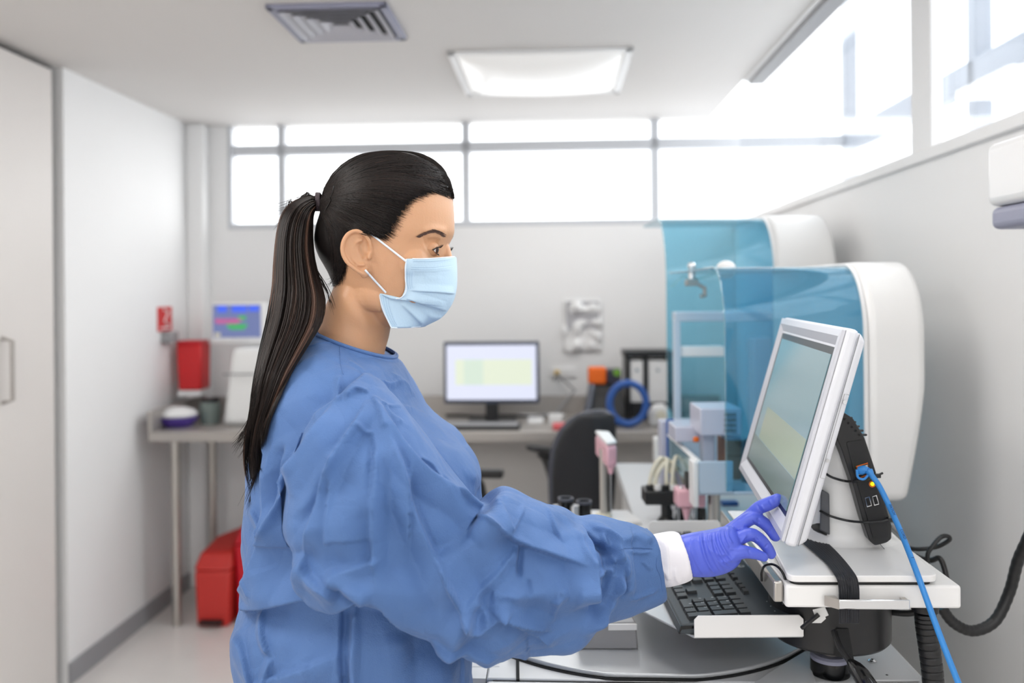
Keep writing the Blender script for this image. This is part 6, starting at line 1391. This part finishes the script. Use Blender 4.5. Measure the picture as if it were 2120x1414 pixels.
# trousers and shoes, below the picture
mat('trouser_navy', (40, 52, 84), 0.8); mat('shoe_white', (226, 226, 226), 0.5)
tm_ = MB(); sm_ = []
for dd, x0 in ((1.165, 735), (1.335, 720)):
    c0, c1, c3 = P(x0, 1450, dd), Vector((P(x0, 1500, dd).x+0.015, dd, 0.50)), Vector((P(x0, 1500, dd).x-0.01, dd, 0.09))
    tm_.tube([tuple(c0), tuple(c1), tuple((c1+c3)/2), tuple(c3)], [0.088, 0.078, 0.07, 0.062], 20)
    sh = MB(); sh.box((c3.x+0.055, dd, 0.012), (0.25, 0.085, 0.024)); sh.sphere((c3.x+0.085, dd, 0.035), 0.045, 16, 10, (1.9, 0.95, 0.85)); sh.sphere((c3.x, dd, 0.045), 0.048, 16, 10, (1.3, 0.9, 1.0))
    v_, f_ = remesh(sh, 0.004, 4); v_[:, 2] = np.maximum(v_[:, 2], 0.0); child('shoe', v_, f_, 'shoe_white')
tm_.build('trousers', 'trouser_navy', person)

# ---- hair
hm_ = bpy.data.materials.new('hair_dark'); hm_.use_nodes = True; MATS['hair_dark'] = hm_; nt = hm_.node_tree; b = nt.nodes['Principled BSDF']
at_ = nt.nodes.new('ShaderNodeAttribute'); at_.attribute_name = 'tone'
rp = nt.nodes.new('ShaderNodeValToRGB'); rp.color_ramp.elements[0].color = (0.0045, 0.0035, 0.0035, 1); rp.color_ramp.elements[1].color = (0.12, 0.062, 0.042, 1); rp.color_ramp.elements[0].position = 0.1
e_ = rp.color_ramp.elements.new(0.75); e_.color = (0.022, 0.0135, 0.011, 1)
nt.links.new(at_.outputs['Fac'], rp.inputs[0]); nt.links.new(rp.outputs[0], b.inputs['Base Color'])
b.inputs['Roughness'].default_value = 0.45; b.inputs['Specular IOR Level'].default_value = 0.26
def hairmesh(name, strands, parent=person, sides=4, m='hair_dark'):
    """strands: list of (points (k,3), radii (k), tone)"""
    vs = []; fs = []; tn = []
    for pts, rs, tone in strands:
        pts = np.asarray(pts, float); k = len(pts); o = len(vs)
        T = np.gradient(pts, axis=0); T /= np.maximum(np.linalg.norm(T, axis=1, keepdims=True), 1e-9)
        ref = np.array([0.0, 1.0, 0.0]); a = np.cross(T, ref); a /= np.maximum(np.linalg.norm(a, axis=1, keepdims=True), 1e-6); b_ = np.cross(a, T)
        for i in range(k):
            for j in range(sides):
                an = 2*math.pi*j/sides; vs.append(pts[i]+rs[i]*(math.cos(an)*a[i]+math.sin(an)*b_[i]))
        for i in range(k-1):
            for j in range(sides): q = o+i*sides; fs.append((q+j, q+(j+1) % sides, q+sides+(j+1) % sides, q+sides+j))
        fs.append(tuple(o+j for j in range(sides))[::-1]); fs.append(tuple(o+(k-1)*sides+j for j in range(sides)))
        tn += [tone]*(k*sides)
    o = mk(name, np.array(vs), fs, m, parent, ang=180, fixn=False)
    at = o.data.attributes.new('tone', 'FLOAT', 'POINT'); at.data.foreach_set('value', np.array(tn, dtype=np.float32))
    return o
hair_tab = [(319, 775, 845, 0.018), (325, 748, 878, 0.038), (339, 720, 904, 0.055), (360, 696, 924, 0.067), (385, 680, 936, 0.075), (410, 671, 942, 0.080), (440, 666, 943, 0.083), (470, 657, 941, 0.085), (500, 654, 936, 0.085), (530, 662, 915, 0.082), (562, 680, 880, 0.074), (592, 692, 840, 0.064)]
hr = head_rings(hair_tab, 90, 120)
hmb = MB(); hmb.rings(hr)
SV, SF = np.array([tuple(v) for v in hmb.v]), hmb.f
# keep only what lies behind the hairline, the same on both sides
line = [(960, 418), (943, 414), (934, 406), (918, 399), (902, 397), (884, 401), (866, 408), (848, 423), (833, 440), (822, 456), (815, 472), (806, 486), (792, 490), (775, 482), (745, 468), (722, 474), (709, 498), (706, 530), (712, 556), (706, 574), (694, 592), (680, 640), (500, 640), (500, 200), (1100, 200), (1100, 418)]
def inside(p, poly):
    x, y = p; c = False; j = len(poly)-1
    for i in range(len(poly)):
        xi, yi = poly[i]; xj, yj = poly[j]
        if (yi > y) != (yj > y) and x < (xj-xi)*(y-yi)/(yj-yi)+xi: c = not c
        j = i
    return c
def side_px(v):
    l_ = to_l(v); l_.y = -abs(l_.y); return proj(np.array(hl(*l_)))
spx = [side_px(v) for v in SV]
keep = [inside(p, line) for p in spx]
SFk = [f for f in SF if len(f) == 4 and all(keep[i] for i in f)]
SFk += [f for f in SF if len(f) > 4 and keep[f[0]]]
lpl = spline(line[:20], 200)
for i, v in enumerate(SV):   # the hair lies flat where it leaves the skin
    dp = np.hypot(lpl[:, 0]-spx[i][0], lpl[:, 1]-spx[i][1]).min()
    if dp < 60:
        h_, n_, _i, dist = head_bvh.find_nearest(Vector(v)); f_ = min(1, dp/60); f_ = f_*f_*(3-2*f_)
        if h_ is not None and dist < 0.03: q = np.array(h_); SV[i] = q+(v-q)*f_+np.array(n_)*0.0008*(1-f_)
hair_bvh = to_bvh(SV, SF)
rh = random.Random(11)
hair = mk('hair', SV, SFk, 'hair_dark', person, ang=180)
at = hair.data.attributes.new('tone', 'FLOAT', 'POINT'); at.data.foreach_set('value', np.full(len(SV), 0.15, dtype=np.float32))
tie = (664, 414)
starts = spline([(944, 413), (934, 405), (918, 399), (902, 398), (884, 402), (866, 410), (848, 425), (833, 442), (822, 458), (815, 472), (806, 488), (792, 492), (775, 482), (745, 470), (722, 476), (711, 500), (707, 530), (712, 556), (706, 574), (694, 590)], 400)
strands = []
def surf(px, py, off_):
    h_ = hit(hair_bvh, px, py)
    if h_ is None:
        q = P(px, py, 1.245); r_ = hair_bvh.find_nearest(q); h_ = r_[0]
        n_ = (h_-hc).normalized(); return h_+n_*off_
    n_ = (h_-hc).normalized(); return h_+n_*off_
for i in range(2600):
    u = rh.random(); sx, sy = starts[min(399, int(u*400))]; sx += rh.gauss(0, 3.0); sy += rh.gauss(0, 3.0)
    s0 = rh.choice([0, 0, 0.0, rh.uniform(0, 0.6)])
    ex, ey = tie[0]+rh.uniform(-3, 6), tie[1]+rh.uniform(-13, 13)*(0.9)
    # the path bows upward over the crown for front strands, downward for nape strands
    dx_, dy_ = ex-sx, ey-sy; L_ = math.hypot(dx_, dy_); nx_, ny_ = -dy_/L_, dx_/L_
    if ny_ > 0: nx_, ny_ = -nx_, -ny_
    fr_ = max(0, (sx-800)/145); bow = (0.16*fr_+0.02)*L_ if u < 0.62 else -0.10*L_
    if u > 0.80: bow = rh.uniform(-0.16, -0.02)*L_*(-1 if nx_ > 0 else 1)
    bow *= rh.uniform(0.75, 1.1)
    pts = []; K = 18; o_ = rh.uniform(0.0002, 0.0018); wv = rh.uniform(0, 6.28)
    tip = rh.uniform(-6, 4) if rh.random() < 0.6 else rh.uniform(2, 16)
    for k in range(K):
        t_ = s0+(1-s0)*k/(K-1); px = sx+dx_*t_+nx_*bow*4*t_*(1-t_)-dx_/L_*tip*(1-t_); py = sy+dy_*t_+ny_*bow*4*t_*(1-t_)-dy_/L_*tip*(1-t_)
        py += 0.8*math.sin(wv+t_*9)
        pts.append(tuple(surf(px, py, o_-0.0012*(1-min(1, t_*8)) if s0 == 0 else o_)))
    r0 = rh.uniform(0.00025, 0.0007)
    if tip > 3: r0 = min(r0, 0.00032)
    rs = [r0*min(1, 0.18+k*0.22) for k in range(K)]
    strands.append((pts, rs, min(1, max(0, rh.gauss(0.35, 0.2)))))
# crown strands: the rows above, from the parting line along the top outline
top = spline([(944, 411), (936, 388), (920, 362), (895, 341), (862, 326), (830, 319)], 120)
for i in range(700):
    sx, sy = top[rh.randrange(0, 110)]; ex, ey = tie[0]+rh.uniform(-2, 8), tie[1]-rh.uniform(4, 16)
    dx_, dy_ = ex-sx, ey-sy; L_ = math.hypot(dx_, dy_); nx_, ny_ = -dy_/L_, dx_/L_
    if ny_ > 0: nx_, ny_ = -nx_, -ny_
    bow = rh.uniform(0.10, 0.30)*L_; pts = []; K = 20; o_ = rh.uniform(0.0002, 0.0016)
    for k in range(K):
        t_ = k/(K-1); pts.append(tuple(surf(sx+dx_*t_+nx_*bow*4*t_*(1-t_)*0.8, sy+dy_*t_+ny_*bow*4*t_*(1-t_)*0.8, o_)))
    good = all((Vector(pts[k])-Vector(pts[k+1])).length < 0.03 for k in range(K-1))
    if good: r0 = rh.uniform(0.0003, 0.0009); strands.append((pts, [r0]*K, min(1, max(0, rh.gauss(0.35, 0.2)))))
# the rows over the crown, seen edge on along the outline
t3 = P(666, 412, 1.25)
for i in range(1300):
    u = rh.uniform(-0.35, 1.0); q0_ = starts[int(abs(u)*150)]; h0 = surf(q0_[0], q0_[1], 0)
    l0 = to_l(h0); l0.y = l0.y*(-1 if u > 0 else 1)*1.0
    if abs(u) < 0.5: l0.y *= rh.uniform(0.0, 1.0)
    h0 = hl(*l0); K = 20; pts = []; o_ = rh.uniform(0.0003, 0.0018); e3 = t3+Vector((0.002, rh.uniform(-0.009, 0.009), rh.uniform(-0.008, 0.010)))
    for k in range(K):
        t_ = k/(K-1); q = h0.lerp(e3, t_)+Vector((0, 0, 0.09*4*t_*(1-t_)*rh.uniform(0.98, 1.02)))
        r_ = hair_bvh.find_nearest(q); n_ = (r_[0]-hc).normalized(); pts.append(tuple(r_[0]+n_*o_))
    if all((Vector(pts[k])-Vector(pts[k+1])).length < 0.035 for k in range(K-1)):
        r0 = rh.uniform(0.0003, 0.0007); strands.append((pts, [r0*min(1, 0.3+k*0.3) for k in range(K)], min(1, max(0, rh.gauss(0.35, 0.2)))))
# flyaways at the front and nape
for i in range(45, 120):
    sx, sy = starts[rh.randrange(0, 60)] if i < 60 else starts[rh.randrange(330, 400)]
    h_ = surf(sx-rh.uniform(0, 20), sy-rh.uniform(-2, 6), 0.001); 
    d_ = Vector((rh.uniform(-0.3, 1.0) if i < 60 else rh.uniform(-0.4, 0.5), rh.uniform(-0.4, 0.1), rh.uniform(-0.2, 0.9) if i < 60 else rh.uniform(-1, -0.2))).normalized()*rh.uniform(0.008, 0.02)
    pts = [tuple(h_+d_*t_+Vector((-0.004*t_*t_, 0, 0.004*t_*t_))) for t_ in (0, 0.33, 0.66, 1.0)]
    strands.append((pts, [0.00022, 0.0002, 0.00015, 0.00006], 0.4))
hairmesh('hair_locks', strands, hair, 3)
# ponytail
Lo = spline([(657, 402, 0), (636, 405, 0), (606, 418, 0), (584, 442, 0), (573, 482, 0), (567, 540, 0), (563, 600, 0), (552, 665, 0), (537, 730, 0), (525, 790, 0), (518, 850, 0), (508, 900, 0), (505, 950, 0), (512, 1000, 0), (524, 1040, 0)], 101)
Ro = spline([(657, 434, 0), (651, 440, 0), (648, 460, 0), (648, 500, 0), (652, 540, 0), (664, 585, 0), (674, 625, 0), (668, 668, 0), (640, 715, 0), (608, 765, 0), (580, 820, 0), (560, 870, 0), (549, 920, 0), (546, 965, 0), (536, 1038, 0)], 101)
dts = spline([(1.25,), (1.245,), (1.235,), (1.225,), (1.215,), (1.20,), (1.185,), (1.16,), (1.135,), (1.115,), (1.105,), (1.105,), (1.11,), (1.115,), (1.12,)], 101)[:, 0]
def pony_pt(u, w_, s):
    i = min(100, max(0, int(round(s*100)))); l_, r_ = Lo[i], Ro[i]; hd = 0.010+0.020*min(1, s*6)*(1-0.55*s)
    px = l_[0]+(r_[0]-l_[0])*(0.5+0.5*u); py = l_[1]+(r_[1]-l_[1])*(0.5+0.5*u); d_ = dts[i]-w_*hd
    p = P(px, py, d_)
    if s > 0.42:
        h_ = hit(gown_bvh, px, py)
        if h_ is not None and h_.y < d_+0.006: p = P(px, py, h_.y-0.004-0.008*(w_+1)/2)
    return p
core = MB(); rr = []
for s in np.linspace(0, 0.93, 60):
    k_ = 0.80*(1-0.25*s); ring = []
    for j in range(24):
        a = 2*math.pi*j/24; ring.append(pony_pt(k_*math.cos(a), 0.8*math.sin(a), s))
    rr.append(ring)
core.rings(rr); pony = core.build('ponytail', 'hair_dark', person, ang=180)
at = pony.data.attributes.new('tone', 'FLOAT', 'POINT'); at.data.foreach_set('value', np.full(len(pony.data.vertices), 0.1, dtype=np.float32))
strands = []
clumps = [(rh.uniform(-1, 1), rh.uniform(-0.2, 1), rh.uniform(0.72, 1.0), rh.uniform(0, 6.28), min(1, max(0, rh.gauss(0.5, 0.3)))) for _ in range(70)]
for i in range(2800):
    cu, cw, cl, ph, ct = clumps[rh.randrange(70)]
    u = cu+rh.gauss(0, 0.10); w_ = cw+rh.gauss(0, 0.12); rrn = math.hypot(u, w_*0.8)
    if rrn > 1.02: u, w_ = u/rrn, w_/rrn
    ln = cl*rh.uniform(0.88, 1.0); K = 30; pts = []
    for k in range(K):
        s = ln*k/(K-1); fz = 1+0.10*rh.random()*(s/ln > 0.9); uu = u*(1 if s > 0.05 else 0.8)+0.07*math.sin(ph+s*9)*s
        pts.append(tuple(pony_pt(max(-1.08, min(1.08, uu*fz)), w_, s)))
    r0 = rh.uniform(0.00025, 0.00075)
    rs = [r0*min(1, 1.15*(1-(k/(K-1))**5)) + 0.00003 for k in range(K)]
    strands.append((pts, rs, min(1, max(0, ct+rh.gauss(0, 0.08)))))
# loose ends fanning left near the bottom and at the top bend
for (sx, sy, ex, ey, cnt, sp_) in ((522, 860, 490, 925, 40, 9), (515, 900, 498, 945, 20, 8), (532, 940, 516, 1045, 40, 8), (545, 900, 553, 958, 30, 6), (640, 406, 580, 440, 40, 9), (600, 420, 575, 470, 30, 6), (655, 560, 690, 640, 14, 5), (575, 700, 540, 800, 6, 6)):
    for k in range(cnt):
        a0, a1 = sx+rh.uniform(-6, 6), sy+rh.uniform(-10, 10); e0_, e1_ = ex+rh.gauss(0, sp_), ey+rh.gauss(0, sp_); dd = 1.12 if sy > 700 else 1.24
        if sy > 500 and sy < 600: dd = 1.2
        pts = [tuple(P(a0+(e0_-a0)*t_+4*math.sin(t_*3), a1+(e1_-a1)*t_, dd-0.005)) for t_ in np.linspace(0, 1, 8)]
        strands.append((pts, [0.0005, 0.00045, 0.0004, 0.00035, 0.0003, 0.00022, 0.00015, 0.00006], rh.uniform(0.2, 0.6)))
hairmesh('ponytail_locks', strands, pony, 3)
mat('hair_band', (62, 50, 56), 0.6, bump=0.3, bscale=500)
ht = MB()
for k in range(5):
    c0 = P(655+k*2.4, 418, 1.247); ht.tube([(c0.x-0.002*math.cos(a), c0.y+0.0115*math.cos(a+0.4*k), c0.z+0.0125*math.sin(a+0.4*k)) for a in [j*2*math.pi/20 for j in range(20)]], 0.0015, 8, closed=True)
ht.build('hair_band', 'hair_band', person)
bp_ = MB()
for pts in ([(694, 388), (691, 402), (686, 412), (688, 416), (684, 424), (676, 438)],):
    bp_.tube([tuple(surf(x, y, 0.0026)) for x, y in pts], 0.0006, 6)
bp_.build('hairpin', 'black_gloss', person)

# ---- mask
mat('mask_blue', (190, 216, 234), 0.75, bump=0.15, bscale=350, sheen=0.2)
mat('mask_white', (226, 236, 246), 0.75, bump=0.1, bscale=400); mat('stitch_blue', (120, 160, 196), 0.8)
mt = spline([(0, 941, 531, 841, 536), (0.13, 942.5, 548, 838, 551), (0.27, 944, 568, 838, 568), (0.40, 944, 590, 839, 586), (0.50, 942, 606, 838, 600), (0.56, 940, 615, 834, 610), (0.62, 936.5, 625, 828, 617), (0.68, 932, 634, 812, 619), (0.735, 926, 643, 793, 611), (0.77, 921, 650, 786, 609), (0.83, 910, 659, 788, 630), (0.90, 895, 667, 795, 650), (1.0, 872, 677, 810, 679)], 90)
nc = 48
def mask_pt(row, f):
    _, xf, yf_, xn, yn = row
    t_ = _; a = f*math.pi/2
    dn = hit(head_bvh, max(xn+4, 800), min(yn, 640)); dn = (dn.y if dn else 1.2)-0.004
    if t_ > 0.74: dn = 1.186+0.006*(t_-0.74)/0.26
    dc = 1.236
    fx = 1-math.cos(a); fx = fx*0.75+0.25*f; fy = math.sin(a)
    px = xf+(xn-xf)*fx; py = yf_+(yn-yf_)*f
    return P(px, py, dc+(dn-dc)*fy)
rows = []
dns = []
for row in mt:
    nearp = [mask_pt(row, k/nc) for k in range(nc+1)]
    far = []
    for p in nearp[1:]:
        l_ = to_l(p); far.append(hl(l_.x, -l_.y, l_.z))
    rows.append(far[::-1]+nearp)
nr, ncc = len(rows), len(rows[0]); MV = np.array([tuple(p) for r in rows for p in r]); MF = [(i*ncc+j, i*ncc+j+1, (i+1)*ncc+j+1, (i+1)*ncc+j) for i in range(nr-1) for j in range(ncc-1)]
# keep it clear of the face
MN = normals(MV, MF)
ctr = np.array(hlp(860, 590)); sg = np.sign(((MV-ctr)*MN).sum(1)); MN = MN*sg[:, None]
Hm = zz(680, 380, 4.418)
mp = proj(MV)
D = stroke_field(mp, [(Hm((740, 975), (930, 985), (1100, 1000), (1180, 1010)), 7, 0.0030, 's', -1), (Hm((700, 1045), (800, 1070), (930, 1110), (1090, 1165)), 8, 0.0036, 's', -1), (Hm((650, 1080), (700, 1130), (770, 1200), (870, 1300)), 8, 0.0036, 's', -1),
    (Hm((900, 1200), (1000, 1230), (1040, 1210)), 5, 0.0012, 'r'), (Hm((860, 840), (960, 860), (1040, 850)), 6, 0.0006, 'r'), (Hm((705, 690), (900, 700), (1155, 690)), 3, 0.0006, 'r'), (Hm((760, 800), (950, 800), (1160, 780)), 3, 0.0007, 's', -1),
    (Hm((775, 800), (770, 970)), 3, 0.0007, 's', 1), (Hm((590, 1060), (600, 1180), (640, 1320)), 3, 0.0007, 's', 1)])
MV = MV+MN*(D*np.clip(-MN[:, 1]*2+0.3, 0, 1))[:, None]
mask = child('face_mask', MV, MF, 'mask_blue')
so_ = mask.modifiers.new('thick', 'SOLIDIFY'); so_.thickness = 0.0009; so_.offset = 0
mask_bvh = to_bvh(MV, MF)
def drape(bvh, pts, n, off_): return [h_ for h_ in (hit(bvh, x, y, off_) for x, y in spline(pts, n)) if h_ is not None]
bm_ = MB()
for pts in (Hm((712, 686), (900, 688), (1150, 668)), Hm((712, 690), (706, 780), (704, 870), (712, 960), (700, 1010), (660, 1045), (615, 1055)), Hm((467, 1008), (480, 1080), (520, 1200), (575, 1318)), Hm((575, 1318), (700, 1322), (840, 1306))):
    run = drape(mask_bvh, pts, 40, 0.0007)
    if len(run) > 3: bm_.tube([tuple(q) for q in run], 0.0009, 6)
bm_.build('edge_binding', 'mask_white', mask)
for pts in (Hm((780, 715), (950, 712), (1140, 692)), Hm((760, 765), (950, 768), (1140, 745)), Hm((760, 785), (950, 786), (1140, 768)), Hm((725, 810), (722, 900), (735, 970)), Hm((745, 810), (742, 900), (752, 970)), Hm((765, 810), (762, 900), (768, 970)),
            Hm((500, 1040), (515, 1120), (550, 1230), (600, 1310)), Hm((522, 1040), (535, 1120), (570, 1230), (615, 1310)), Hm((545, 1045), (555, 1120), (590, 1230), (632, 1310))):
    sm2 = MB(); pl = spline(pts, 200); L = np.concatenate([[0], np.cumsum(np.linalg.norm(np.diff(pl, axis=0), axis=1))]); nd = int(L[-1]/2.6)
    for k in range(nd):
        i = np.searchsorted(L, k*2.6); h_ = hit(mask_bvh, pl[i][0], pl[i][1], 0.0006)
        if h_ is not None: sm2.box(tuple(h_), (0.0008, 0.0003, 0.0005))
    sm2.build('stitching', 'stitch_blue', mask)
lp = MB()
def onhead(x, y, o_):
    h_ = hit(head_bvh, x, y, o_); return h_
for pts in (((841, 541), (828, 531), (810, 517), (792, 503), (778, 492), (768, 484)), ((799, 606), (788, 594), (775, 580), (764, 568), (756, 559))):
    pl = spline(pts, 24); run = []
    p0 = hit(mask_bvh, pts[0][0]+1, pts[0][1]+1, 0.0012); p1 = hit(head_bvh, pts[-1][0], pts[-1][1], 0.0016)
    for k, (x, y) in enumerate(pl):
        h_ = hit(head_bvh, x, y, 0.0016); dl = (p0.y if p0 else 1.19)+((p1.y if p1 else 1.17)-(p0.y if p0 else 1.19))*k/23
        run.append(tuple(P(x, y, min(dl, h_.y if h_ is not None else dl))))
    lp.tube(run, 0.0014, 8)
lp.build('ear_loop', 'mask_white', mask)
